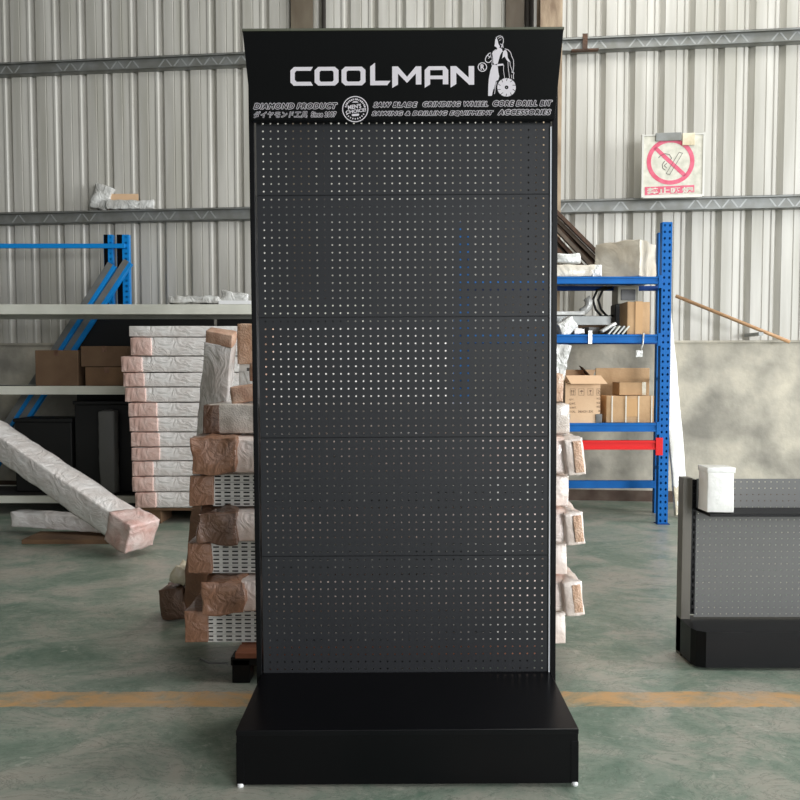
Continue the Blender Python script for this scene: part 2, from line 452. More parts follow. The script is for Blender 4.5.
# ================================================================ DISPLAY STAND
YP, YF, XC = 2.388, 2.000, (405 - 400) / F * 2.4
ds = thing('display_stand', 'tall black pegboard display stand with slanted header, facing the camera', 'display stand', (XC + .005, YP, .002), (0, -.0055, 0))   # the stand leans a hair to the left
def L(v): return Vector(v) - Vector((XC, YP, 0))
PP = .0255; PZ0 = .169
bmp = bmesh.new()
nx, nz_ = 38, 16
hw = nx * PP / 2
holes(bmp, -hw, 0, nx, nz_, PP, PP, .0031, .0031, 0)
xo = .4945
# margins and folded flanges
box(bmp, -xo, -hw, 0, .0012, 0, nz_ * PP); box(bmp, hw, xo, 0, .0012, 0, nz_ * PP)
H_ = nz_ * PP
box(bmp, -xo, xo, 0, .018, -.0012 + .0004, .0012); box(bmp, -xo, xo, 0, .018, H_ - .0012, H_ - .0002)
me = bpy.data.meshes.new('perforated_panel'); bmp.to_mesh(me); bmp.free(); me.materials.append(M['panel'])
for k in range(5):
    o = bpy.data.objects.new('perforated_panel', me); COL.objects.link(o); o.parent = ds
    o.location = (0, 0, PZ0 + .0008 + k * (H_ + .0021) * .9995)
    if k == 4: o.scale = (1, 1, .98)
# uprights with slot row on the outer front
for s in (-1, 1):
    bm = bmesh.new()
    xi, xe = s * .4985, s * .5165
    a, b = min(xi, xe), max(xi, xe)
    box(bm, a, b, -.012, .05, 0, 2.20)
    up = link('upright', bm, M['black'], ds); bev(up, .0015)
    if s < 0: continue
    e = bbox('panel_edge', (min(s * .4930, s * .4983), max(s * .4930, s * .4983), -.007, -.001, .170, 2.03), M['edge'], up, 0)  # pale strip paints a gloss highlight, right upright only
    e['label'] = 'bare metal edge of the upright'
# base plinth
bp_ = bbox('base_plinth', (-.4995, .4995, YF - YP, .03, .006, .1675), M['black'], ds, .002)
tp = bbox('plinth_top', (-.5005, .5005, YF - YP - .001, -.002, .1535, .1695), M['black_gloss'], ds, .0015)
for s in (-1, 1):
    bbox('corner_cover', (min(s * .478, s * .5003), max(s * .478, s * .5003), YF - YP - .0015, YF - YP + .02, .010, .133), M['black'], ds, .0006)
for sx in (-.49, .49):
    for yy in (YF - YP + .004, -.02):
        bm = bmesh.new(); 
        bmesh.ops.create_cone(bm, cap_ends=True, segments=20, radius1=.010, radius2=.009, depth=.011, matrix=Matrix.Translation((sx, yy, .0055)))
        bmesh.ops.create_cone(bm, cap_ends=True, segments=12, radius1=.005, radius2=.005, depth=.02, matrix=Matrix.Translation((sx, yy, .018)))
        link('levelling_foot', bm, M['white_plastic'], ds, True)
# header: slanted face
HT = Vector((0, 2.228, 2.278)); HB = Vector((0, 2.351, 2.0445))
hd = (HT - HB).normalized(); hn = Vector((0, -hd.z, hd.y)).normalized()    # outward (towards camera, slightly down)
if hn.y > 0: hn = -hn
def onhdr(px, py, lift=.0):
    d = ray(px, py); o = Vector((0, 0, CH)); P = HB + Vector((XC, 0, 0))
    t = (P - o).dot(hn) / d.dot(hn)
    return o + d * t + hn * lift - Vector((XC - .0068, YP, 0))
bm = bmesh.new()
hwid = .5005
q = [HB + Vector((0, 0, -.004)), HB + hn * .0, HT, HT + Vector((0, .0, 0)) + Vector((0, .14, 0)), Vector((0, 2.47, 2.278)), Vector((0, 2.47, 2.037))]
prof_ = [(HB.y, HB.z), (HT.y, HT.z), (2.45, 2.278), (2.45, 2.205), (2.375, 2.205), (2.375, HB.z)]
L_ = [bm.verts.new((-hwid, y - YP, z)) for y, z in prof_]; R_ = [bm.verts.new((hwid, y - YP, z)) for y, z in prof_]
bm.faces.new(L_); bm.faces.new(R_[::-1])
for k in range(6): bm.faces.new([L_[k], L_[(k + 1) % 6], R_[(k + 1) % 6], R_[k]])
hb = link('header_board', bm, M['black_gloss'], ds); bev(hb, .0012)
lipo = bbox('top_lip', (-hwid - .001, hwid + .001, HT.y - YP - .003, HT.y - YP + .012, HT.z - .003, HT.z + .004), M['lip'], hb, 0)  # olive colour paints a reflection along the top edge
lipo['label'] = 'pale olive top edge of the header'
def hm(u0, v0, s, lift):          # mapping from a crop (u0,v0 origin px, scale) to the header surface
    return lambda u, v: onhdr(u0 + u / s, v0 + v / s, lift)
# brand lettering
mpf = hm(280, 45, 3.636, .0009)
bm = bmesh.new()
def P2(pts, fn): 
    vs = [bm.verts.new(fn(u, v)) for u, v in pts]
    bm.faces.new(vs)
def frame_poly(outer, inner, fn):
    A = [bm.verts.new(fn(u, v)) for u, v in outer]; B = [bm.verts.new(fn(u, v)) for u, v in inner]
    n = len(outer)
    for k in range(n): bm.faces.new([A[k], A[(k + 1) % n], B[(k + 1) % n], B[k]])
P2([(38, 93), (51, 80), (60, 94), (54, 101)], mpf); P2([(51, 80), (120, 80), (112, 94), (60, 94)], mpf)
P2([(38, 93), (54, 101), (54, 127), (38, 136)], mpf); P2([(38, 136), (54, 127), (61, 134), (50, 148)], mpf)
P2([(61, 134), (112, 134), (120, 148), (50, 148)], mpf)
for a in (126, 224):
    b = a + 87
    frame_poly([(a, 92), (a + 13, 80), (b - 13, 80), (b, 92), (b, 136), (b - 13, 148), (a + 13, 148), (a, 136)],
               [(a + 18, 99), (a + 23, 94), (b - 23, 94), (b - 18, 99), (b - 18, 129), (b - 23, 134), (a + 23, 134), (a + 18, 129)], mpf)
P2([(328, 80), (346, 66), (346, 132), (328, 148)], mpf); P2([(346, 132), (402, 132), (390, 148), (328, 148)], mpf)
P2([(408, 80), (429, 80), (429, 146), (408, 158)], mpf); P2([(429, 80), (462, 118), (462, 140), (429, 106)], mpf)
P2([(462, 118), (494, 80), (494, 106), (462, 140)], mpf); P2([(494, 80), (514, 80), (514, 146), (494, 146)], mpf)
P2([(526, 94), (540, 80), (546, 94), (546, 146), (526, 158)], mpf); P2([(540, 80), (600, 80), (592, 94), (546, 94)], mpf)
P2([(600, 80), (612, 94), (612, 146), (592, 146), (592, 94)], mpf); P2([(546, 114), (592, 114), (592, 127), (546, 127)], mpf)
P2([(620, 80), (641, 80), (641, 145), (620, 158)], mpf); P2([(641, 80), (686, 122), (686, 146), (641, 104)], mpf)
P2([(686, 80), (706, 80), (706, 148), (686, 148)], mpf)
link_raw('brand_lettering', bm, M['white_print'], hb)
bm = bmesh.new()
ring(bm, mpf, 736, 84, 14, 17); text_into(bm, 'R', mpf, 730, 743, 93, 75, .03)
link_raw('registered_mark', bm, M['white_print'], hb)
# slogan lettering: white outline with black letters on top
slog = [('DIAMOND PRODUCT', 254, 337, 108.6, 103.4, .3), ('ダイヤモンド工具', 254, 307, 117.5, 111.3, .25), ('Since 2007', 311, 336, 116.8, 112.2, .2),
        ('SAW BLADE', 373.5, 417, 107.6, 102.9, .3), ('GRINDING WHEEL', 423, 487.5, 107.2, 102.6, .3), ('CORE DRILL BIT', 493, 552, 107, 102, .3),
        ('SAWING & DRILLING EQUIPMENT', 372, 493, 116.6, 111.9, .3), ('ACCESSORIES', 498, 550.5, 115.8, 111, .3)]
fw_, fk_ = (lambda u, v: onhdr(u, v, .0008)), (lambda u, v: onhdr(u, v, .0014))
for s, a, b, yb, yt, sh in slog:
    cjk = len(s) == 8
    bm = bmesh.new(); text_into(bm, s, fw_, a, b, yb, yt, 0, sh, .075 if cjk else .12); tidy(bm); link_raw('slogan_outline', bm, M['white_print'], hb)
    bm = bmesh.new(); text_into(bm, s, fk_, a, b, yb, yt, 0, sh, 0 if cjk else .022); tidy(bm); link_raw('slogan_lettering', bm, M['print_black'], hb)
# round seal
fe = hm(335, 90, 17.78, .0009)
bm = bmesh.new()
ring(bm, fe, 358, 345, 216, 232, 48)
for k in range(15):
    a = PI + .25 + k * (PI - .5) / 14; c, s_ = math.cos(a), math.sin(a)
    r0, r1 = 160, 190; w = 8 + (k % 3) * 3; cx, cy = 358, 345
    P2([(cx + c * r0 - s_ * w, cy + s_ * r0 + c * w), (cx + c * r1 - s_ * w, cy + s_ * r1 + c * w), (cx + c * r1 + s_ * w * (.3 if k % 2 else 1), cy + s_ * r1 - c * w), (cx + c * r0 + s_ * w, cy + s_ * r0 - c * w)], fe)
for k in range(9):
    a = .55 + k * (PI - 1.1) / 8; c, s_ = math.cos(a), math.sin(a)
    r0, r1 = 160, 186; w = 9; cx, cy = 358, 345
    P2([(cx + c * r0 - s_ * w, cy + s_ * r0 + c * w), (cx + c * r1 - s_ * w, cy + s_ * r1 + c * w), (cx + c * r1 + s_ * w, cy + s_ * r1 - c * w), (cx + c * r0 + s_ * w, cy + s_ * r0 - c * w)], fe)
def tilt(u, v): 
    a = -.13; x, y = u - 358, v - 345
    return fe(358 + x * math.cos(a) - y * math.sin(a), 345 + x * math.sin(a) + y * math.cos(a))
text_into(bm, "MEN'S", tilt, 235, 468, 335, 262, .03); text_into(bm, 'CHOICE!', tilt, 185, 545, 408, 352, .03)
P2([(300, 228), (330, 206), (390, 206), (418, 228)], fe)
P2([(290, 450), (310, 432), (420, 424), (430, 446), (410, 466), (310, 470)], fe)
link_raw('round_seal', bm, M['white_print'], hb)
# figure with saw blade (emblem), traced
ff = hm(470, 25, 8.0, .0009)
bm = bmesh.new()
def stroke(pts, w, fn=ff):
    for (a, b), (c, d) in zip(pts, pts[1:]):
        dx, dy = c - a, d - b; l = math.hypot(dx, dy) or 1; nx_, ny_ = -dy / l * w / 2, dx / l * w / 2
        ex, ey = dx / l * w * .25, dy / l * w * .25
        P2([(a + nx_ - ex, b + ny_ - ey), (c + nx_ + ex, d + ny_ + ey), (c - nx_ + ex, d - ny_ + ey), (a - nx_ - ex, b - ny_ - ey)], fn)
P2([(203, 125), (215, 110), (222, 130), (228, 160), (240, 178), (238, 190), (222, 205), (212, 186), (196, 178), (200, 160), (202, 140)], ff)
stroke([(210, 112), (224, 100), (242, 96), (260, 104), (268, 122), (268, 145), (262, 165), (266, 190)], 5)
stroke([(228, 116), (240, 108), (252, 112)], 4); stroke([(236, 132), (250, 126)], 4); stroke([(244, 160), (258, 168), (250, 190)], 5); stroke([(252, 178), (262, 186)], 4)
P2([(216, 203), (240, 192), (256, 200), (262, 220), (252, 232), (242, 250), (232, 285), (222, 318), (196, 326), (186, 310), (184, 270), (178, 235), (190, 222)], ff)
P2([(280, 208), (292, 214), (300, 235), (302, 270), (318, 296), (316, 306), (302, 300), (288, 280), (278, 262), (262, 272), (256, 284), (262, 250), (266, 222)], ff)
stroke([(178, 240), (186, 222), (206, 205)], 4); stroke([(280, 200), (306, 208), (326, 230), (334, 258), (348, 290), (350, 330), (344, 386)], 5)
stroke([(320, 300), (322, 330), (336, 372), (336, 388)], 4); stroke([(304, 306), (306, 350), (312, 400), (316, 432)], 4)
stroke([(334, 388), (352, 392), (346, 412), (348, 440)], 5); stroke([(330, 408), (334, 436)], 4); stroke([(270, 330), (268, 370), (276, 430)], 4)
stroke([(176, 262), (178, 300), (174, 330)], 4)
stroke([(168, 232), (152, 236), (134, 256), (124, 278), (124, 296), (138, 308), (156, 308), (172, 292)], 6); stroke([(150, 240), (142, 256), (160, 262), (148, 276)], 5); stroke([(168, 246), (160, 270)], 5)
P2([(218, 322), (266, 318), (268, 332), (232, 336), (216, 340)], ff)
P2([(180, 326), (222, 330), (226, 380), (234, 420), (226, 450), (208, 456), (196, 490), (184, 530), (174, 575), (144, 576), (146, 500), (150, 440), (164, 370)], ff)
stroke([(214, 462), (204, 500), (196, 560)], 4); stroke([(206, 470), (190, 520)], 4)
ring(bm, ff, 292, 508, 15, 74, 40)
ring(bm, ff, 292, 508, .1, 3, 10)
link_raw('figure_emblem', bm, M['white_print'], hb)
bm = bmesh.new(); ff2 = hm(470, 25, 8.0, .0014)
for k in range(10):
    a = k * 2 * PI / 10 + .3; c, s_ = math.cos(a), math.sin(a)
    stroke([(292 + c * 52, 508 + s_ * 52), (292 + c * 76 - s_ * 8, 508 + s_ * 76 + c * 8)], 4.5, ff2)
link_raw('blade_slots', bm, M['print_black'], hb)

# ================================================================ PACKING HELPERS
rs = [0]
def R_obj(name, ctr, half, material, r=.02, amp=.006, parent=None, rot=None, step=.05, freq=7.0, droop=0.0, label=None):
    rs[0] += 1
    bm = rumple(half[0], half[1], half[2], r, amp, rs[0], step, freq, droop=droop)
    o = link(name, bm, material, parent, True)
    o.location = ctr
    if rot: o.rotation_euler = rot
    if label: o['label'] = label
    return o

def strap(parent, x, hy, hz, ctr=(0, 0, 0), w=.02, material=None):
    bm = bmesh.new(); e = .004
    for (a, b, c, d) in ((-hy - e, -hy - e + .002, -hz - e, hz + e), (hy + e - .002, hy + e, -hz - e, hz + e), (-hy - e, hy + e, hz + e - .002, hz + e), (-hy - e, hy + e, -hz - e, -hz - e + .002)):
        box(bm, x - w / 2, x + w / 2, a, b, c, d)
    return link('strap', bm, material or M['strap_white'], parent)

# ---- bundles behind the stand: long packs of slotted panels and foam wrapped packs, alternating
GB = 'long packs stacked behind the display stand'
Y0 = 2.78
def slotted_pack(xa, xb, za, zb, label, capw=.095, yd=.30, y0=Y0, right=True):
    """pack of white slotted panels seen edge-on with brown board caps at the ends"""
    t = thing('panel_pack', label, 'packed panels', ((xa + xb) / 2, y0 + yd / 2, za), group=GB)
    hx, h = (xb - xa) / 2, zb - za
    bmw = bmesh.new()
    rows = max(1, round(h / .034)); ph = h / rows
    n = int((2 * hx - capw * 1.6) / .038)
    xs = -n * .038 / 2
    for j in range(rows):
        holes(bmw, xs, j * ph, n, 2, .038, ph / 2 - .0012, .0125, .0032, -yd / 2, octo=False, depth=.004)
        box(bmw, xs, -xs, -yd / 2 + .001, -yd / 2 + .006, (j + 1) * ph - .0024, (j + 1) * ph - .0016)
    box(bmw, xs, -xs, -yd / 2 + .012, yd / 2, .002, h - .002)
    link('slotted_panels', bmw, M['perf_white'], t)
    bmd = bmesh.new(); box(bmd, xs, -xs, -yd / 2 + .0065, -yd / 2 + .0115, .001, h - .002); o = link('dark_backing', bmd, M['dark_gap'], t)
    for s in (-1, 1):
        R_obj('end_cap', (s * (hx - capw / 2), -.008, h / 2), (capw / 2, yd / 2 + .012, h / 2), M['brown_wrap'] if s < 0 else M['pale_foam'], .014, .007, t,
              label='brown board cap on the pack end' if s < 0 else 'tan foam cap on the pack end')
    return t
def foam_pack(xa, xb, za, zb, label, capmat='brown_wrap', capw=.17, yd=.30, y0=Y0 - .07, endmat='tan_foam', tilt=0.0, rx=.0):
    t = thing('foam_wrapped_pack', label, 'wrapped pack', ((xa + xb) / 2, y0 + yd / 2, (za + zb) / 2), group=GB)
    hx, h = (xb - xa) / 2, (zb - za)
    R_obj('film_wrap', (0, 0, 0), (hx - .04, yd / 2, h / 2 * .95), M['pink_bubble'], .03, .010, t, step=.05, label='pink bubble wrap under clear film')
    R_obj('end_cap', (-hx + capw / 2, -.012, .002), (capw / 2, yd / 2 + .02, h / 2), M[capmat], .02, .020, t, rot=(0, tilt, .10), step=.025, freq=13, label='brown paper wrapped end block')
    c = R_obj('end_cap', (hx - .040, -.01, rx), (.040, yd / 2 + .02, h / 2), M['pale_foam'], .026, .008, t, rot=(0, -.12, 0), step=.02, freq=12, label='pale foam end block under clear film')
    R_obj('foam_core', (.012, -yd / 2 - .018, 0), (.018, .008, h / 2 - .014), M['tan_foam'], .006, .003, c, step=.015, label='tan foam showing at the cut edge')
    return t
XL = lambda px, py: xat(px, py, Y0)
zl = lambda py: zat(py, Y0)
slotted_pack(XL(185, 620), XL(565, 620), zl(642), zl(609), 'lowest white slotted panel pack, resting on the pallet behind the stand', capw=.10)
foam_pack(XL(204, 590), XL(578, 590), zl(608), zl(574), 'lowest foam wrapped pack behind the stand, pinkish brown block at its left end', 'brown_wrap')
slotted_pack(XL(188, 550), XL(566, 550), zl(573), zl(541), 'middle white slotted panel pack behind the stand, second from the pallet', capw=.10)
foam_pack(XL(199, 520), XL(579, 520), zl(540), zl(507), 'middle foam wrapped pack with a dark brown left end block', 'brown_wrap_dark', capw=.16)
slotted_pack(XL(190, 490), XL(569, 490), zl(506), zl(474), 'uppermost white slotted panel pack behind the stand', capw=.10)
foam_pack(XL(193, 455), XL(579, 455), zl(473), zl(435), 'upper foam wrapped pack with the big brown block left of the upright', 'brown_wrap', capw=.18)
zt = zl(434)
t = thing('bubble_wrapped_pack', 'grey bubble wrapped pack lying on top of the packs behind the stand', 'wrapped pack', ((XL(204, 420) + XL(570, 420)) / 2, Y0 + .14, zt), group=GB)
hx = (XL(570, 420) - XL(204, 420)) / 2; hh = (zl(404) - zt) / 2
R_obj('film_wrap', (0, 0, hh), (hx, .14, hh), M['bubble_grey'], .015, .008, t, step=.05)
R_obj('end_cap', (-hx + .03, -.004, hh), (.035, .142, hh * .99), M['brown_wrap_dark'], .012, .006, t, step=.03, label='dark brown board end')
t = tag(R_obj('foam_block', (XL(243, 396), Y0 + .12, zl(404) + .042), (.075, .10, .036), M['orange_foam'], .02, .008, rot=(0, -.12, .2)), 'orange brown foam block on the top pack beside the left upright', 'foam block')
t = tag(R_obj('foam_wrapped_part', (XL(250, 380), Y0 + .18, zl(404) + .128), (.035, .06, .045), M['orange_foam'], .03, .006), 'small rounded foam wrapped piece above the orange brown block', 'wrapped part')
t = tag(R_obj('foam_block', (XL(557, 398), Y0 + .10, zl(404) + .062), (.032, .10, .06), M['tan_foam'], .02, .008), 'upright tan foam block on the top pack beside the right upright', 'foam block')

# pallet with dark frame under the packs
pt = thing('pallet', 'black framed pallet with reddish timber under the stack of packs', 'pallet', (-.02, Y0, 0))
zpal = zl(642)
for i, x in enumerate((-.60, -.04, .50)):
    bbox('steel_leg', (x - .035, x + .035, -.10, -.03, 0, zpal - .03), M['black'], pt, .003)
    bbox('steel_leg', (x - .035, x + .035, .24, .31, 0, zpal - .03), M['black'], pt, .003)
bbox('steel_rail', (-.64, .54, -.10, -.03, zpal - .055, zpal - .022), M['black'], pt, .003)
bbox('steel_rail', (-.64, .54, .24, .31, zpal - .055, zpal - .022), M['black'], pt, .003)
for i in range(4): bbox('deck_board', (-.62, .56, -.11 + i * .115, -.02 + i * .115, zpal - .022, zpal - .001), M['wood_red'], pt, .002)
bm = bmesh.new(); box(bm, -.50, -.40, -.02, .0, .002, zpal - .06, Matrix.Rotation(.25, 4, 'Y')); 
bm.free()
bbox('timber_block', (-.555, -.46, 0, .16, 0, zpal - .056), M['wood_red'], pt, .003)
# bent strap / wire on the floor beside the pallet
bm = bmesh.new()
wp = [at(203, 656, 2.9), at(212, 659, 2.88), at(222, 662, 2.86), at(230, 657, 2.84)]
zf = .006
pts = [(p.x, 2.86 - .02 * i, .012 + abs(i - 1) * .008) for i, p in enumerate(wp)]
tube(bm, pts, .0045, 6)
tag(link('bent_wire', bm, M['grey_metal'], smooth=True), 'short bent dark wire lying on the floor beside the pallet', 'wire')

# ---- leaning packs left of the stack
def leaning(name, label, p0, p1, w, d, mats, splits, cat='wrapped pack'):
    """long pack from foot p0 to top p1; splits = [(t0,t1,material,extra,partname,label)]"""
    p0, p1 = Vector(p0), Vector(p1); ax = (p1 - p0); ln = ax.length; ax.normalize()
    rot = ax.to_track_quat('Z', 'Y').to_euler()
    q = ax.to_track_quat('Z', 'Y')
    # keep width along world X
    xw = (Vector((1, 0, 0)) - ax * ax.x).normalized(); yw = ax.cross(xw)
    m = Matrix((xw, yw, ax)).transposed().to_4x4(); m.translation = p0
    t = thing(name, label, cat, p0, m.to_euler())
    for (a, b, mt, ex, pn, lb) in splits:
        R_obj(pn, (0, 0, ln * (a + b) / 2), (w / 2 + ex, d / 2 + ex, ln * (b - a) / 2), M[mt], .018, .009, t, step=.045, freq=9, label=lb)
    return t
f0 = at(195, 600, 3.42); f0.z = .10
leaning('leaning_pack', 'long grey film wrapped pack leaning left of the stack, foot on the floor', (f0.x, 3.42, .012), (at(222, 330, 3.07).x, 3.07, at(222, 330, 3.07).z), .115, .09, None,
        [(.0, .55, 'brown_wrap', .0, 'board_sleeve', 'brown board lower half'), (.52, .965, 'film_grey', .006, 'film_wrap', 'grey film wrapped upper half'),
         (.955, 1.0, 'orange_foam', .004, 'end_cap', 'reddish foam cap at the top')])
tag(R_obj('wrapped_bundle', (at(177, 600, 3.42).x, 3.42, .085), (.066, .075, .080), M['brown_wrap_dark'], .03, .012, rot=(0, -.10, 0), freq=9), 'dark brown rounded bundle standing on the floor at the foot of the leaning pack', 'wrapped bundle')
tag(R_obj('crumpled_film', (at(184, 572, 3.42).x, 3.41, .215), (.050, .06, .050), M['cream_film'], .04, .02, rot=(0, .5, 0), step=.02, freq=16), 'cream crumpled film heaped on the dark brown bundle', 'packing film')
tag(R_obj('wrapped_bundle', (at(199, 596, 3.15).x, 3.17, .10), (.032, .04, .09), M['brown_wrap'], .03, .010, rot=(0, .1, 0), freq=9), 'narrow brown bundle wedged between the dark bundle and the stack', 'wrapped bundle')
# slotted post with foam head
a0 = Vector((at(236, 430, 3.22).x, 3.22, .02)); a1 = at(247, 325, 3.22)
t = thing('slotted_post_pack', 'white slotted post with brown foam head standing behind the top pack', 'packed post', (a1.x + .01, 3.24, 0), (0, .02, 0))
bm = bmesh.new(); H2 = a1.z
nr = int((H2 - .12) / .042)
holes(bm, -.045, .02, 2, nr, .045, .042, .010, .013, -.05, octo=False, depth=.004)
box(bm, -.045, .045, -.038, .05, .02, .02 + nr * .042)
box(bm, -.065, -.045, -.05, .05, .0, .02 + nr * .042); box(bm, .045, .065, -.05, .05, 0, .02 + nr * .042)
link('slotted_post', bm, M['perf_white'], t)
R_obj('film_wrap', (0, 0, H2 - .27), (.0655, .056, .06), M['bag'], .01, .006, t)
bm = bmesh.new(); box(bm, -.045, .045, -.0455, -.0385, .02, .02 + nr * .042); link('dark_backing', bm, M['grey_panel'], t)
R_obj('end_cap', (0, 0, H2 - .09), (.075, .065, .095), M['tan_foam'], .018, .008, t)

# ---- big stack of long white wrapped cartons, left
GS = 'stack of long white wrapped cartons'
ex = [128, 131, 122, 124, 125.5, 129, 130, 131.6, 132, 133, 133, 135.7]
ey = [325.4, 337, 356, 372.4, 387, 402.3, 417, 432, 447, 461, 476.4, 492, 508]
words = ['topmost, with the overhanging pale lid', 'second from the top', 'third from top, furthest left', 'fourth from the top', 'fifth from the top', 'sixth from the top',
         'sixth from the bottom', 'fifth from the bottom', 'fourth from the bottom', 'third from the bottom', 'second from the bottom', 'lowest, resting on the pallet']
YS = 5.5
for i in range(12):
    za, zb = zat(ey[i + 1], YS), zat(ey[i], YS)
    xa = xat(ex[i], ey[i], YS); xb = .35 + (i * 37 % 5) * .012
    t = thing('wrapped_carton', 'long white film wrapped carton in the tall left stack, ' + words[i], 'carton', ((xa + xb) / 2, YS + .15, za), group=GS)
    hx = (xb - xa) / 2; hz = (zb - za) / 2 - .0025
    R_obj('carton_body', (0, 0, hz + .002), (hx - .004, .15, hz), M['film_white'], .012, .003, t, step=.09, freq=5)
    if i > 0:
        pw = .085 + (.03 if i in (5, 6, 7, 8) else 0)
        R_obj('end_wrap', (-hx + pw - .006, -.004, hz + .002), (pw, .160, hz + .001), M['pink_end'], .02, .006, t, step=.04, freq=9, label='pink foam end wrap')
t = thing('pallet', 'low dark timber pallet under the tall left carton stack', 'pallet', (-.9, YS + .15, 0))
zpb = zat(508, YS)
for x in (-1.05, -.3, .45, 1.1): bbox('runner', (x - .05, x + .05, -.13, .14, 0, zpb - .022), M['kraft_dark'], t, .003)
for i in range(4): bbox('deck_board', (-1.15, 1.2, -.145 + i * .075, -.08 + i * .075, zpb - .022, zpb - .001), M['kraft_dark'], t, .002)

# ---- long wrapped rolls on the floor, left
def log(label, p0, p1, w, h, capl, name='wrapped_roll'):
    p0, p1 = Vector(p0), Vector(p1); ax = (p1 - p0); ln = ax.length; ax.normalize()
    up = Vector((0, 0, 1)); side = up.cross(ax).normalized(); up2 = ax.cross(side)
    m = Matrix((ax, side, up2)).transposed().to_4x4()
    t = thing(name, label, 'wrapped roll', p0, m.to_euler())
    R_obj('film_wrap', (ln / 2, 0, 0), (ln / 2, w / 2 * .86, h / 2 * .86), M['film_white'], .05, .010, t, step=.06, freq=8)
    R_obj('end_wrap', (capl / 2 - .02, 0, 0), (capl / 2, w / 2, h / 2), M['pink_wrap'], .05, .016, t, step=.03, freq=9, label='pink foam wrapped end')
    return t
e0 = at(140, 532, 4.55); e1 = at(20, 450, 5.3)
p0_ = Vector((e0.x + .02, 4.52, .138)); p1_ = p0_ + (Vector((e1.x, 5.25, e1.z)) - p0_) * 1.62      # upper end leans on the rack's middle beam
log('large white film wrapped roll with a pink end, its foot on the floor', p0_, p1_, .25, .22, .24)
e0 = at(113, 531, 4.98)
log('small pink ended wrapped roll lying left of the large roll', (e0.x + .07, 4.98, .112), (e0.x - .83, 5.22, .112), .15, .15, .14)
bbo = bbox('dark_box', (at(96, 545, 4.8).x - .55, at(96, 545, 4.8).x + .12, 4.86, 5.12, 0, .032), M['kraft_dark'], None, .004)
tag(bbo, 'flat dark brown board lying under the small roll', 'board')

# ---- white rack behind the tall carton stack
YW = 5.87
wr = thing('white_rack', 'off white storage rack spanning behind the tall carton stack', 'rack', (0, YW, 0))
zb1 = zat(304.5, YW); zb2 = zat(386, YW); zb3 = .16
bxl, bxr = -4.6, -.35
for z, h in ((zb1, zb1 - zat(314.5, YW)), (zb2, zb2 - zat(394.5, YW)), (zb3, .06)):
    bbox('front_beam', (bxl, bxr, -.02, .02, z - h, z), M['white_beam'], wr, .003)
    bbox('rear_beam', (bxl, bxr, .52, .56, z - h, z), M['white_beam'], wr, .003)
    bbox('shelf_board', (bxl, bxr, .022, .518, z - .025, z - .003), M['dark_gap'], wr, .001)
for x in (bxl - .055, bxr):
    for y in (-.03, .51):
        bbox('upright', (x, x + .055, y, y + .06, 0, zb1 + .06), M['white_beam'], wr, .003)
tag(R_obj('plastic_bundle', (at(193.5, 300, YW).x, YW + .05, zb1 + .042), (.215, .06, .034), M['bag'], .03, .018, step=.025, freq=14), 'grey crumpled plastic bundle lying on the white rack beam', 'plastic bundle')
tag(R_obj('plastic_bundle', (at(232, 298, YW).x, YW + .12, zb1 + .065), (.12, .05, .055), M['bag'], .03, .018, step=.025, freq=14, rot=(0, .15, 0)), 'small grey plastic bundle behind the white strip beside the stand', 'plastic bundle')
tag(bbox('white_strip', (at(219, 302, YW).x, -.82, YW - .02, YW + .04, zb1 + .001, zb1 + .031), M['white_plastic'], None, .002), 'flat white strip lying on the rack beam beside the left upright', 'strip')
def perf_upright(bm, x0, x1, y, zt_, d=.05, y_holes=True):
    """slotted rack post: front sheet with punched holes"""
    w = x1 - x0; n = int(zt_ / .05)
    holes(bm, x0, .0, 2, n, w / 2, zt_ / n, w * .11, .011, y, octo=True, depth=.002)
    box(bm, x0, x0 + .003, y + .001, y + d, 0, zt_); box(bm, x1 - .003, x1, y + .001, y + d, 0, zt_)
    box(bm, x0 + .003, x1 - .003, y + d * .6, y + d * .63, 0, zt_)
# cartons on the white rack's middle level
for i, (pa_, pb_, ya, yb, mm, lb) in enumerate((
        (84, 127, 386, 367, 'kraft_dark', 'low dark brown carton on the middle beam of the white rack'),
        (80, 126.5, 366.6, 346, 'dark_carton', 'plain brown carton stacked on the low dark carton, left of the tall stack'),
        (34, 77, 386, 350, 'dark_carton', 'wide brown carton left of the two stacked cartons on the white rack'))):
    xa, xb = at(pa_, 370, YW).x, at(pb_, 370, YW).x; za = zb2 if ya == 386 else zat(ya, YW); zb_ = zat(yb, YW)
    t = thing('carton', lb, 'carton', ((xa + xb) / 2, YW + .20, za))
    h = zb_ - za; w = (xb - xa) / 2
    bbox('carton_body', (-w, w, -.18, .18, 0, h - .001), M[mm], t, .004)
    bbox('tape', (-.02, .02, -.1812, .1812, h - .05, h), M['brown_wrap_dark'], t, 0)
# black crates added to darken the bay below, real goods unknown
for i, (pa_, pb_, top, lb) in enumerate(((64, 131, 402, 'tall black crate on the lowest level of the white rack, beside the carton stack'),
                                         (2, 61, 420, 'lower black crate left of the tall black crate on the white rack'))):
    xa, xb = at(pa_, 400, YW).x, at(pb_, 400, YW).x; zt_ = zat(top, YW)
    t = thing('crate', lb, 'crate', ((xa + xb) / 2, YW + .33, zb3)); w = (xb - xa) / 2
    bbox('crate_body', (-w, w, -.15, .17, 0, zt_ - zb3 - .03), M['rubber'], t, .01)
    bbox('lid', (-w - .01, w + .01, -.16, .18, zt_ - zb3 - .03, zt_ - zb3), M['rubber'], t, .006)
tag(R_obj('grey_sack', (at(104, 425, YW).x, YW + .09, zb3 + .36), (.075, .06, .36), M['grey_panel'], .05, .014), 'dim grey narrow sack standing in front of the tall black crate', 'sack')
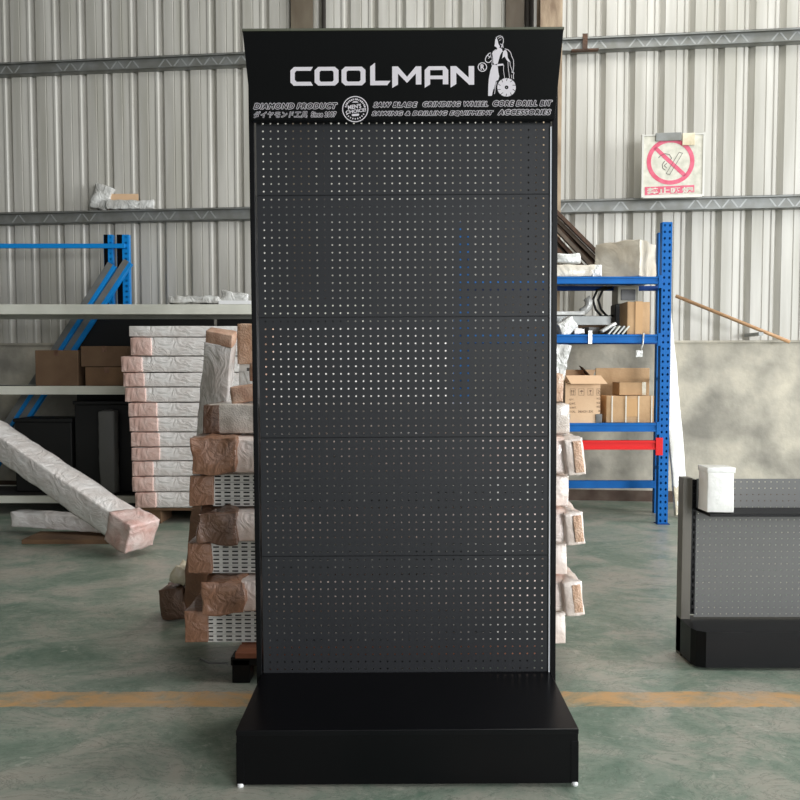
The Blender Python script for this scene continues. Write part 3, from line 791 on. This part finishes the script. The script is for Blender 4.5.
# black sheets put in for the shade on the wall behind the stack
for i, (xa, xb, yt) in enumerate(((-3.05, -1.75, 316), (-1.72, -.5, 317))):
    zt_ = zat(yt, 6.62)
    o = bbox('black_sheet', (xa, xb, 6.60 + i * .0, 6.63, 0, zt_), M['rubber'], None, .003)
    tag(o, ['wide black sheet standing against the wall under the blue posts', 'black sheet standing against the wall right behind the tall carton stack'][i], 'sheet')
# blue rack frame against the wall, beams leaning on it
YB = 6.70
xr1, xr0 = at(130.5, 300, YB).x, at(118.5, 300, YB).x
br = thing('blue_rack', 'blue slotted rack frame standing at the wall behind the white rack', 'rack', (0, YB, 0))
zt1 = zat(235, YB)
for (a, b) in ((xr0, xr1), (at(105.5, 300, YB).x, at(114.5, 300, YB).x)):
    bm = bmesh.new(); perf_upright(bm, a, b, -.02, zt1); link('upright', bm, M['blue_light'], br)
    w3 = (b - a) * .42
    bbox('slot_strip', (a + .004, a + .004 + w3, -.0235, -.0212, .0, zt1), M['black'], br, 0)['label'] = 'dark slotted channel of the post'
xe = xr0 - 2.0
bm = bmesh.new(); perf_upright(bm, xe, xe + .10, -.02, zt1); link('upright', bm, M['blue_light'], br)
bbox('top_brace', (xe, xr1 - .03, -.05, -.024, zat(249, YB), zat(244.5, YB)), M['blue_light'], br, .002)
for i, (pa, pb, lb) in enumerate(((at(129, 262, 6.62), at(96, 312, 6.56), 'right one of two blue and grey steel beams leaning against the blue frame'),
                                  (at(113, 265, 6.60), at(80, 316, 6.54), 'left one of two blue and grey steel beams leaning against the blue frame'))):
    ax = pb - pa; ax.normalize()
    foot = pa + ax * (pa.z / -ax.z)
    d = (pa - foot); ln = d.length; d.normalize()
    xw = Vector((1, 0, 0)); xw = (xw - d * d.x).normalized(); yw = d.cross(xw)
    m = Matrix((xw, yw, d)).transposed().to_4x4()
    t = thing('leaning_beam', lb, 'steel beam', foot + d * .05, m.to_euler(), group='beams leaning on the blue rack')
    bbox('beam_web', (-.050, .008, -.02, .02, 0, ln - .05), M['grey_metal'], t, .002, )['label'] = 'grey face of the beam'
    bbox('beam_flange', (.008, .040, -.022, .022, 0, ln - .05), M['blue_light'], t, .002)['label'] = 'bright blue edge of the beam'
# things on the second purlin, left
zpf = ZP2 - .008 + .056
xx = at(126, 200, 6.9).x
t = thing('cardboard_sheet', 'small brown cardboard sheet propped on the wall purlin', 'cardboard', (at(120, 200, 6.9).x, wally(-2.8) - .035, zpf))
bbox('cardboard_flap', (-.155, .155, -.006, 0, .0, .17), M['kraft_pale'], t, .02)
bbox('cardboard_base', (-.15, .15, -.012, -.007, 0, .06), M['kraft'], t, .002)
tag(R_obj('plastic_wrapped_bar', (at(128, 203, 6.85).x, wally(-2.7) - .075, zpf + .052), (.235, .030, .048), M['bag'], .02, .012, step=.025, freq=16), 'clear film wrapped bar resting on the wall purlin in front of the cardboard', 'wrapped bar')
tag(R_obj('plastic_bag', (at(98, 200, 6.85).x - .01, wally(-3.0) - .055, zpf + .13), (.09, .035, .125), M['bag'], .03, .02, step=.025, freq=12, rot=(0, .3, 0)), 'crumpled clear plastic bag on the purlin left of the wrapped bar', 'plastic bag')

# ================================================================ RIGHT BLUE RACK
YR = 5.5
xr_in, xr_out = at(660.5, 350, YR).x, at(670.5, 350, YR).x
xl_out = .42
rk = thing('blue_rack', 'tall blue boltless storage rack right of the display stand, with a red beam', 'rack', (0, YR, 0))
ztr = zat(222, YR)
for (a, b) in ((xr_in, xr_out), (xl_out, xl_out + .08)):
    for yy, zz, sk in ((0, ztr, 0), (.42, ztr + .0, .125)):
        bm = bmesh.new(); perf_upright(bm, a + sk, b + sk, yy, zz); link('upright', bm, M['blue'], rk)
    # side braces joining front and rear posts
    for k in range(3):
        bm = bmesh.new(); tube(bm, [(a + .03, .055, .4 + k * .75), (a + .155, .42, .4 + k * .75)], .012, 6); link('side_brace', bm, M['blue_dark'], rk)
def beam(ytop, ybot, Y, nm='shelf_beam', m='blue', yoff=-.012):
    zt_, zb_ = zat(ytop, Y), zat(ybot, Y)
    bm = bmesh.new()
    xa, xb = xl_out + .08, xr_in - .001
    y0 = Y - YR + yoff
    box(bm, xa, xb, y0, y0 + .045, zb_, zt_)
    box(bm, xa, xb, y0 - .006, y0, zb_ + (zt_ - zb_) * .0, zb_ + (zt_ - zb_) * .25); box(bm, xa, xb, y0 - .006, y0, zt_ - (zt_ - zb_) * .25, zt_)
    o = link(nm, bm, M[m], rk); bev(o, .002); return zt_
Zs = []
for (a, b) in ((276.8, 284), (334.5, 343), (423, 431.5)):
    z = beam(a, b, YR); beam(a, b, YR + .0, yoff=.50) if False else None
    bbox('rear_beam', (xl_out + .20, xr_in + .125, .41, .45, z - .06, z - .021), M['blue_dark'], rk, .002)
    bbox('shelf_board', (xl_out + .08, xr_in, .034, .41, z - .02, z - .002), M['grey_metal'], rk, .001)
    bbox('beam_bracket', (xr_in - .03, xr_in + .002, -.022, -.013, z - .09, z + .01), M['blue'], rk, .002)
    Zs.append(z)
beam(440.5, 449.5, YR, 'red_beam', 'red')
bbox('beam_bracket', (xr_in - .035, xr_in + .022, -.026, -.016, zat(455, YR), zat(437.5, YR)), M['red'], rk, .003)['label'] = 'red end bracket'
bbox('rear_beam', (xl_out + .20, xr_in + .125, .41, .45, zat(488.5, 5.9), zat(481, 5.9)), M['blue'], rk, .002)
for (a, b) in ((xr_in, xr_out), (xl_out, xl_out + .08)):
    bbox('foot_plate', (a - .01, b + .01, -.02, .06, 0, .005), M['blue_dark'], rk, 0)
zA, zB, zC = Zs
# top shelf: wrapped box
xa, xm, xb = at(596, 255, YR).x, at(633, 255, YR).x, at(660, 255, YR).x
hb_ = zat(238.5, YR) - zA
t = thing('wrapped_box', 'large cream film wrapped box on the top shelf of the right rack', 'wrapped box', ((xa + xb) / 2 + .062, YR + .26, zA))
R_obj('wrap', (0, 0, hb_ / 2 + .004), (.185, .190, hb_ / 2), M['beige_film'], .02, .018, t, rot=(0, 0, .9), step=.035, freq=8)
t = thing('foam_wrapped_bar', 'flat off white foam wrapped bar on the top shelf beside the cream box', 'wrapped bar', (at(575, 270, YR).x - .06, YR + .10, zA))
R_obj('wrap', (0, 0, .055), (.24, .06, .050), M['beige_film'], .02, .008, t, step=.03)
R_obj('end_wrap', (.245, 0, .055), (.045, .062, .052), M['bag'], .03, .012, t, step=.02, freq=14)
tag(R_obj('plastic_bundle', (at(570, 258, YR).x, YR + .10, zA + .155), (.10, .06, .042), M['bag'], .035, .018, step=.025, freq=14), 'crumpled clear plastic bundle on top of the foam wrapped bar', 'plastic bundle')
# steel bars leaning to the top shelf
rnd = random.Random(5)
for i in range(9):
    o_ = i * 6.2 + rnd.uniform(-1.2, 1.2); yb_ = 271.0
    bot = at(600 + (yb_ - 247 - o_) / .87, yb_, YR + .36 + (i % 3) * .02); bot.z = zA + .004
    top = at(548, 202 + o_ + rnd.uniform(-1.5, 1.5), 6.12 + (i % 3) * .045)
    d = (top - bot); ln = d.length; d.normalize(); yw = Vector((0, 1, 0)); yw = (yw - d * d.y).normalized(); xw = yw.cross(d)
    m = Matrix((xw, yw, d)).transposed().to_4x4()
    bm = bmesh.new(); box(bm, -.016, .016, -.002, .002, 0, ln); box(bm, -.016, -.012, .002, .032, 0, ln)
    o = link('steel_bar', bm, M['steel_dark'] if i % 2 else M['rust']); o.location = bot; o.rotation_euler = m.to_euler()
    tag(o, 'thin dark steel angle bar in the bundle sloping down onto the right rack top shelf', 'steel bar', 'sloping steel angle bars')
# second shelf
ca, cb_ = at(628, 320, YR).x, at(651, 320, YR).x
t = thing('carton', 'upright brown taped carton at the right end of the second rack shelf', 'carton', ((ca + cb_) / 2, YR + .12, zB))
h = zat(301.5, YR) - zB
R_obj('carton_body', (0, 0, h / 2 + .001), ((cb_ - ca) / 2, .10, h / 2), M['kraft'], .008, .005, t, step=.03)
bm = bmesh.new(); box(bm, -.028, .028, -.1065, -.1045, .004, h + .002); box(bm, -.028, .028, -.105, .1, h + .0, h + .003); link('tape', bm, M['tape'], t)
tag(bbox('grey_profile', (at(548, 317, YR).x - .25, at(621, 317, YR).x, YR + .25, YR + .33, zB + .088 + .0, zB + .165), M['grey_metal'], None, .004), 'long grey steel profile lying along the back of the second rack shelf', 'steel profile')
tag(bbox('profile_block', (at(548, 330, YR).x - .1, at(618, 330, YR).x, YR + .24, YR + .34, zB + .0, zB + .087), M['kraft_dark'], None, .003), 'dark timber block under the long grey steel profile', 'timber block')
t = thing('foam_roll', 'pale foam strip with a curled end on the long grey profile', 'foam strip', (at(575, 310, YR).x, YR + .29, zB + .165))
R_obj('strip', (-.05, 0, .022), (.20, .035, .02), M['white_film'], .015, .006, t, step=.03)
bm = bmesh.new(); tube(bm, [(.12, 0, .035), (.155, 0, .05), (.185, 0, .085), (.185, 0, .125), (.165, 0, .15)], .032, 12)
link('curled_end', bm, M['bag'], t, True)
# small monitor
mx0, mx1 = at(617.5, 293, YR + .3).x, at(639, 293, YR + .3).x
mz0 = zB + .167
t = thing('small_monitor', 'small grey boxy screen behind the upright carton on the second shelf', 'monitor', ((mx0 + mx1) / 2, YR + .36, zB))
mw = (mx1 - mx0) / 2
mh0, mh1 = zat(304, YR + .3) - zB, zat(284.5, YR + .3) - zB - .0
bbox('case', (-mw, mw, -.06, .10, mh0, mh1 - .01), M['screen_case'], t, .008)
bbox('screen', (-mw + .028, mw - .028, -.064, -.058, mh0 + .03, mh1 - .04), M['screen'], t, .003)
bbox('stand', (-.10, mw, -.04, .09, 0, mh0), M['rubber'], t, .006)
for i, (dx, lb) in enumerate(((0, 'left'), (.045, 'right'))):
    bm = bmesh.new(); X = at(598, 300, YR + .3).x + dx
    tube(bm, [(X + .10, YR + .40, zA - .03), (X + .02, YR + .40, zA - .06), (X - .015, YR + .40, zA - .14), (X + .01, YR + .40, zA - .22), (X + .06, YR + .39, zA - .28), (X + .10, YR + .36, zB + .175)], .010, 8)
    tag(link('black_cable', bm, M['rubber'], smooth=True), '%s black cable looping down from the top shelf beside the small screen' % lb, 'cable', 'black cables')
# loose parts on second shelf
tag(R_obj('plastic_bag', (at(565, 325, YR).x + .02, YR + .06, zB + .065), (.075, .05, .06), M['bag'], .03, .018, rot=(0, -.5, .2), step=.02, freq=14), 'crumpled clear bag at the left of the second rack shelf', 'plastic bag')
tag(R_obj('plastic_bag', (at(580, 331, YR).x + .0, YR + .08, zB + .03), (.05, .05, .028), M['film_grey'], .02, .014, rot=(0, 0, .2), step=.02, freq=14), 'small grey bag between the crumpled bag and the white tray', 'plastic bag')
tag(R_obj('white_tray', (at(611, 327, YR).x, YR + .09, zB + .058), (.065, .05, .012), M['white_film'], .008, .002, rot=(0, -.55, .0)), 'tilted white plastic piece in front of the grey profile', 'plastic piece')
tag(R_obj('dark_part', (at(595, 330, YR).x, YR + .12, zB + .034), (.055, .045, .03), M['pipe'], .008, .003, rot=(0, .0, .4)), 'dark metal part between the grey bag and the tilted white piece', 'metal part')
for i in range(4):
    X = at(609 + i * 4.6, 334, YR).x
    bm = bmesh.new(); box(bm, -.006, .006, -.05, .05, 0, .085); o = link('metal_strip', bm, M['white_beam' if i % 2 else 'grey_metal']); o.location = (X, YR + .02 + .04, zB + .002); o.rotation_euler = (0, .7, 0)
    tag(o, 'short pale metal strip leaning in a row beside the upright carton', 'metal strip', 'short metal strips')
tag(bbox('plastic_tag', (at(587.5, 335, YR).x, at(591.5, 335, YR).x, YR - .023, YR - .021, zB - .075, zB + .03), M['bag'], None, .001), 'clear plastic tail hanging over the second shelf beam on the left', 'plastic strip')
t = thing('hanging_label', 'crumpled clear label hanging below the upright carton', 'plastic strip', (at(640, 340, YR).x, YR - .028, zB - .18))
R_obj('label_pouch', (-.015, 0, .03), (.028, .004, .028), M['bag'], .004, .004, t, step=.015, freq=30)
bm = bmesh.new(); tube(bm, [(-.005, 0, .055), (.012, 0, .10), (.018, 0, .19)], .007, 6); link('label_tail', bm, M['bag'], t, True)
# plastic sheet hanging at left end
bm = bmesh.new(); n = 12
pl = [(555, 345), (573, 345), (575, 352), (569, 366), (562, 378), (555, 384)]
R1 = R_obj('plastic_sheet', (at(561, 361, YR - .12).x, YR - .08, zat(362, YR - .1)), (.062, .03, .14), M['bag'], .025, .022, rot=(0, .18, 0), step=.02, freq=10)
tag(R1, 'grey translucent plastic sheet hanging from the second shelf beside the stand', 'plastic sheet')
# third shelf
t = thing('open_carton', 'open brown carton with printed handling marks and lifted flaps', 'carton', (at(583, 410, YR).x, YR + .16, zC))
wx = (at(602, 400, YR).x - at(567, 400, YR).x) / 2; h = zat(383, YR) - zC
bm = bmesh.new()
box(bm, -wx, wx, -.15, -.146, 0, h); box(bm, -wx, wx, .146, .15, 0, h); box(bm, -wx, -wx + .004, -.146, .146, 0, h); box(bm, wx - .004, wx, -.146, .146, 0, h); box(bm, -wx, wx, -.146, .146, 0, .004)
body = link('carton_body', bm, M['kraft_pale'], t)
bm = bmesh.new()
v = [bm.verts.new(p) for p in ((-wx - .0, -.150, h), (wx, -.150, h), (wx + .04, -.215, h + .0 - .005), (-wx + .03, -.215, h - .005))]
v2 = [bm.verts.new(p) for p in ((-wx + .0, -.147, h + .003), (wx, -.147, h + .003), (wx + .04, -.213, h - .0), (-wx + .03, -.213, h - .0))]
bm.free()
def flap(pts, th=.004, m='kraft_pale'):
    bm = bmesh.new(); a = [Vector(p) for p in pts]; nn = (a[1] - a[0]).cross(a[2] - a[0]).normalized() * th
    A = [bm.verts.new(p) for p in a]; B = [bm.verts.new(p + nn) for p in a]
    bm.faces.new(A); bm.faces.new(B[::-1])
    for k in range(4): bm.faces.new([A[k], A[(k + 1) % 4], B[(k + 1) % 4], B[k]])
    return link('flap', bm, M[m], t)
flap([(-wx, -.15, h), (wx, -.15, h), (wx + .03, -.19, h - .0 + .008 - .09 * 0), (-wx + .01, -.19, h + .008)])
flap([(-wx, .15, h), (wx, .15, h), (wx + .03, .10, h + .105), (-wx + .05, .10, h + .105)], m='kraft_pale')
flap([(-wx, -.15, h), (-wx, .15, h), (-wx - .02, .13, h + .10), (-wx - .02, -.10, h + .07)], m='kraft')
flap([(wx, .15, h), (wx, -.05, h), (wx - .10, -.02, h + .12), (wx - .10, .12, h + .14)], m='kraft_dark')
# front flap folded down over the front, standing proud
flap([(-wx, -.156, h + .06), (wx + .00, -.156, h + .06), (wx + .04, -.205, h - .005), (-wx + .03, -.205, h - .005)])
def fc(u, v_, crop=(560, 380, 16.0)):
    px, py = crop[0] + u / crop[2], crop[1] + v_ / crop[2]
    p = at(px, py, YR + .16 - .151); return Vector((p.x - t.location.x, -.1512, p.z - zC))
bm = bmesh.new()
def sq(u0, v0, u1, v1, w=5):
    stroke([(u0, v0), (u1, v0)], w, fc); stroke([(u1, v0), (u1, v1)], w, fc); stroke([(u1, v1), (u0, v1)], w, fc); stroke([(u0, v1), (u0, v0)], w, fc)
sq(165, 140, 245, 245)
for u in (188, 220): stroke([(u, 225), (u, 160)], 7, fc); P2([(u - 13, 182), (u, 158), (u + 13, 182)], fc)
stroke([(180, 232), (230, 232)], 6, fc)
link_raw('arrows_up_mark', bm, M['carton_print'], body); bm = bmesh.new(); sq(300, 140, 385, 245)
P2([(312, 188), (330, 168), (345, 162), (360, 168), (376, 188)], fc); stroke([(344, 188), (344, 228)], 6, fc)
link_raw('umbrella_mark', bm, M['carton_print'], body); bm = bmesh.new(); sq(445, 140, 530, 245)
P2([(470, 160), (508, 160), (500, 185), (488, 195), (476, 185)], fc); stroke([(488, 195), (488, 225)], 6, fc); stroke([(470, 228), (506, 228)], 6, fc)
link_raw('glass_mark', bm, M['carton_print'], body); bm = bmesh.new(); sq(590, 140, 645, 245)
stroke([(605, 155), (632, 180), (608, 205), (632, 230)], 7, fc)
for sx in (-1, 1): R_obj('corner_guard', (sx * (wx - .012), -.148, .035), (.028, .014, .038), M['grey_panel'], .014, .004, t, step=.01, label='dark grey corner guard')
link_raw('chain_mark', bm, M['carton_print'], body)
for s, u0, u1, vb, vt in (('QTY.', 148, 222, 328, 298), ('G.WT.', 148, 250, 395, 362), ('N.WT.', 148, 262, 458, 428), ('V.OL.', 148, 250, 520, 490), ('38X21.5X', 290, 530, 520, 488),
                         ('PCS', 590, 650, 312, 284), ('KGS', 590, 650, 378, 350), ('KGS', 590, 650, 442, 412), ('CM', 610, 650, 508, 480)):
    bm = bmesh.new(); text_into(bm, s, fc, u0, u1, vb, vt, .02); tidy(bm); link_raw('carton_lettering', bm, M['carton_print'], body)
# big flat cardboard behind
tag(bbox('cardboard_sheet', (at(596, 380, YR + .36).x, at(650, 380, YR + .36).x, YR + .37, YR + .385, zC + .001, zat(368, YR + .36)), M['kraft'], None, .003), 'wide brown cardboard sheet standing behind the cartons on the third shelf', 'cardboard')
ca, cb_ = at(607, 410, YR).x, at(655, 410, YR).x
t = thing('carton', 'wide low brown carton with strap lines beside the open carton', 'carton', ((ca + cb_) / 2, YR + .15, zC))
h1 = zat(396, YR) - zC; w = (cb_ - ca) / 2
R_obj('carton_body', (0, 0, h1 / 2 + .001), (w, .13, h1 / 2), M['kraft'], .006, .004, t, step=.04)
bm = bmesh.new()
for x in (-w + .045, -.035, .065, w - .02): box(bm, x - .005, x + .005, -.1355, -.1335, .003, h1)
link('strap', bm, M['strap_white'], t)
bm = bmesh.new(); box(bm, -.03, .055, -.1352, -.1337, .05, h1 - .02); link('tape', bm, M['tape'], t)
ca, cb_ = at(622, 388, YR).x, at(651, 388, YR).x
t = thing('carton', 'small brown carton on top of the wide low carton', 'carton', ((ca + cb_) / 2, YR + .16, zC + h1 + .004))
h2 = zat(383, YR) - zC - h1; w = (cb_ - ca) / 2
bbox('carton_body', (-w, w, -.09, .09, 0, h2), M['kraft'], t, .004)
bbox('tape', (w - .045, w - .015, -.0915, .0915, .002, h2 + .0015), M['cream_film'], t, 0)
# ---- leaning plank in white film, stick
t = leaning('leaning_plank', 'long white film wrapped plank leaning behind the right rack post', (at(681, 515, 5.75).x, 5.72, .02), (at(673, 267, 5.95).x - .015, 6.20, at(673, 267, 6.1).z), .12, .04, None,
        [(.0, .98, 'white_film', 0, 'film_wrap', None), (.0, .12, 'cream_film', .006, 'end_wrap', 'cream wrapped foot'), (.95, 1.0, 'skin_pink', .004, 'end_cap', 'pale pink foam cap at the top')], cat='plank')
pa = at(676, 296, 6.2); pb = at(760, 330, 6.2)
bm = bmesh.new(); tube(bm, [pa, pb, pb + (pb - pa) * .35], .016, 10)
o = link('wooden_stick', bm, M['wood'], smooth=True); tag(o, 'thin wooden stick sloping down to the right beside the white plank', 'stick')
# hook bracket that carries the stick
for i, p in enumerate((pb,)):
    bm = bmesh.new(); box(bm, p.x - .02, p.x + .02, p.y - .02, wally(p.x) , p.z - .05, p.z - .02); 
    tag(link('wall_bracket', bm, M['grey_metal']), 'small grey bracket on the wall carrying the wooden stick', 'bracket')

# ---- no-smoking sign on the wall
YSG = 6.30
sg = thing('no_smoking_sign', 'worn no smoking sign with a faded red ring hanging on the right wall', 'sign', (at(672, 165, YSG).x, YSG, at(672, 165, YSG).z), (0, 0, math.atan(WB)))
S = YSG / F * 1.0
def sf(px, py, off=0.0):
    p = at(px, py, YSG); return Vector((p.x - sg.location.x, off, p.z - sg.location.z))
a = sf(644, 195); b = sf(702, 135.5)
bbox('sign_board', (a.x, b.x, 0, .02, a.z, b.z), M['sign_white'], sg, .002)
bm = bmesh.new(); w = .018
for d in ((a.x - w, a.x, -.006, .024, a.z - w, b.z + w), (b.x, b.x + w, -.006, .024, a.z - w, b.z + w), (a.x, b.x, -.006, .024, b.z, b.z + w * .7), (a.x, b.x, -.006, .024, a.z - w * 1.3, a.z)): box(bm, *d)
link('frame', bm, M['sign_frame'], sg)
fs_ = lambda u, v: sf(630 + u / 10, 120 + v / 10, -.0015)
fs2 = lambda u, v: sf(630 + u / 10, 120 + v / 10, -.0025)
bm = bmesh.new(); ring(bm, fs_, 405, 415, 190, 232, 48)
P2([(240, 285), (272, 262), (560, 545), (530, 572)], fs_)
P2([(155, 665), (635, 655), (635, 728), (155, 748)], fs_)
link_raw('red_ring_and_band', bm, M['sign_red'], sg)
bm = bmesh.new()
stroke([(290, 375), (310, 352), (350, 335), (395, 345), (415, 380), (405, 400)], 7, fs_); stroke([(350, 410), (325, 440), (330, 480), (355, 500)], 7, fs_)
stroke([(370, 430), (345, 455), (370, 480)], 6, fs_)
for d in (-17, 17): stroke([(380 + d, 540 + d * .3), (505 + d, 330 + d * .3)], 5, fs_)
stroke([(488, 325), (522, 335)], 6, fs_); stroke([(365, 535), (398, 548)], 6, fs_)
link_raw('cigarette_drawing', bm, M['grey_print'], sg)
bm = bmesh.new(); text_into(bm, '禁止吸烟', fs2, 180, 620, 738, 675, .03); link_raw('sign_lettering', bm, M['sign_white'], sg)
# tape patches across the top
bbox('tape_patch', (sf(658, 0).x, sf(683, 0).x, -.016, -.004, sf(0, 141).z, sf(0, 133).z), M['purlin'], sg, .002)['label'] = 'dark grey tape patch'
bbox('tape_patch', (sf(684, 0).x, sf(696, 0).x, -.018, -.004, sf(0, 146).z, sf(0, 134).z), M['cream_film'], sg, .002)['label'] = 'cream tape patch'
bbox('hanging_bracket', (-.10, .10, .024, .14, .0, .03), M['sign_frame'], sg, .002)

# ---- black display gondola on the far right
YG = 2.94
gx0 = at(681, 600, YG).x
g = thing('display_stand', 'low black display stand cut off by the right side, with grey back panel', 'display stand', (gx0, YG, 0))
ztg = zat(478, YG)
bbox('upright', (0, .040, 0, .05, 0, ztg), M['tan_post'], g, .002)['label'] = 'grey tan side post'
bm = bmesh.new(); n = int((ztg - .18) / .032); holes(bm, .040, .18, 1, n, .020, .032, .005, .010, .004, octo=False, depth=.003); box(bm, .040, .060, .012, .05, .18, .18 + n * .032)
link('slotted_strip', bm, M['black'], g)
bm = bmesh.new(); n = 36; m_ = 22; holes(bm, .060, .165, n, m_, .0255, (ztg - .17) / m_, .003, .003, .012); link('perforated_panel', bm, M['grey_panel'], g)
bbox('panel_seam', (.060, .978, .014, .020, .165 + (ztg - .17) * .48, .165 + (ztg - .17) * .5), M['black'], g, 0)
bbox('upright', (.978, 1.02, 0, .05, 0, ztg), M['tan_post'], g, .002)
bm = bmesh.new(); pr = [(0, .05), (0, -.10), (.012, -.128), (.045, -.145), (.975, -.145), (1.008, -.128), (1.02, -.10), (1.02, .05)]
A = [bm.verts.new((x, y - .003, .012)) for x, y in pr]; B = [bm.verts.new((x, y - .003, .16)) for x, y in pr]
bm.faces.new(A[::-1]); bm.faces.new(B)
for k in range(len(pr)): bm.faces.new([A[k], A[(k + 1) % len(pr)], B[(k + 1) % len(pr)], B[k]])
link('base_plinth', bm, M['black'], g)
for x in (.04, .98): bbox('levelling_foot', (x - .015, x + .015, -.11, -.08, 0, .013), M['rubber'], g, 0)
zsh = zat(508, YG)
bbox('shelf', (.062, .976, -.12, .010, zsh - .012, zsh), M['black'], g, .001)
wbx = thing('white_box', 'white box standing on the shelf of the low black stand', 'box', (gx0 + .055 + .10, YG - .065, zsh))
R_obj('box_body', (-.045, 0, .085), (.055, .045, .083), M['white_film'], .008, .004, wbx)
R_obj('lid', (-.045, 0, .176), (.058, .048, .012), M['white_film'], .006, .002, wbx)

# ================================================================ LIGHT
w = bpy.data.worlds.new('overcast'); scene.world = w; w.use_nodes = True
bg = w.node_tree.nodes['Background']; bg.inputs['Color'].default_value = (.94, .97, 1.0, 1); bg.inputs['Strength'].default_value = 1.0
def area(name, loc, target, sx, sy, power, color):
    ld = bpy.data.lights.new(name, 'AREA'); ld.shape = 'RECTANGLE'; ld.size = sx; ld.size_y = sy; ld.energy = power; ld.color = color
    o = bpy.data.objects.new(name, ld); COL.objects.link(o); o.location = loc
    o.rotation_euler = (Vector(target) - Vector(loc)).to_track_quat('-Z', 'Y').to_euler(); return o
area('daylight_right_door', (12.5, 1.2, 3.2), (-1, 6.5, 2.0), 4.0, 4.0, 1250, (.95, .98, 1.0))
area('daylight_front_door', (5.6, -6.0, 2.6), (-.3, 3, 1.0), 3.2, 3.2, 590, (.96, .98, 1.0))  # fill lamp added to brighten the front of the stand
area('skylight', (1.6, 3.4, 6.3), (1.2, 3.8, 0), 5, 1.4, 160, (1.0, .99, .95))  # fill lamp added below the closed ceiling

cam = bpy.data.cameras.new('camera'); co = bpy.data.objects.new('camera', cam); COL.objects.link(co)
cam.sensor_fit = 'HORIZONTAL'; cam.sensor_width = 36; cam.lens = 36 * F / 800; cam.clip_start = .05
co.location = (0, 0, CH); co.rotation_euler = (PI / 2 - TH, 0, 0)
scene.camera = co
vs = scene.view_settings; vs.view_transform = 'Standard'; vs.look = 'None'; vs.gamma = 1; vs.use_curve_mapping = False; vs.exposure = 0.10
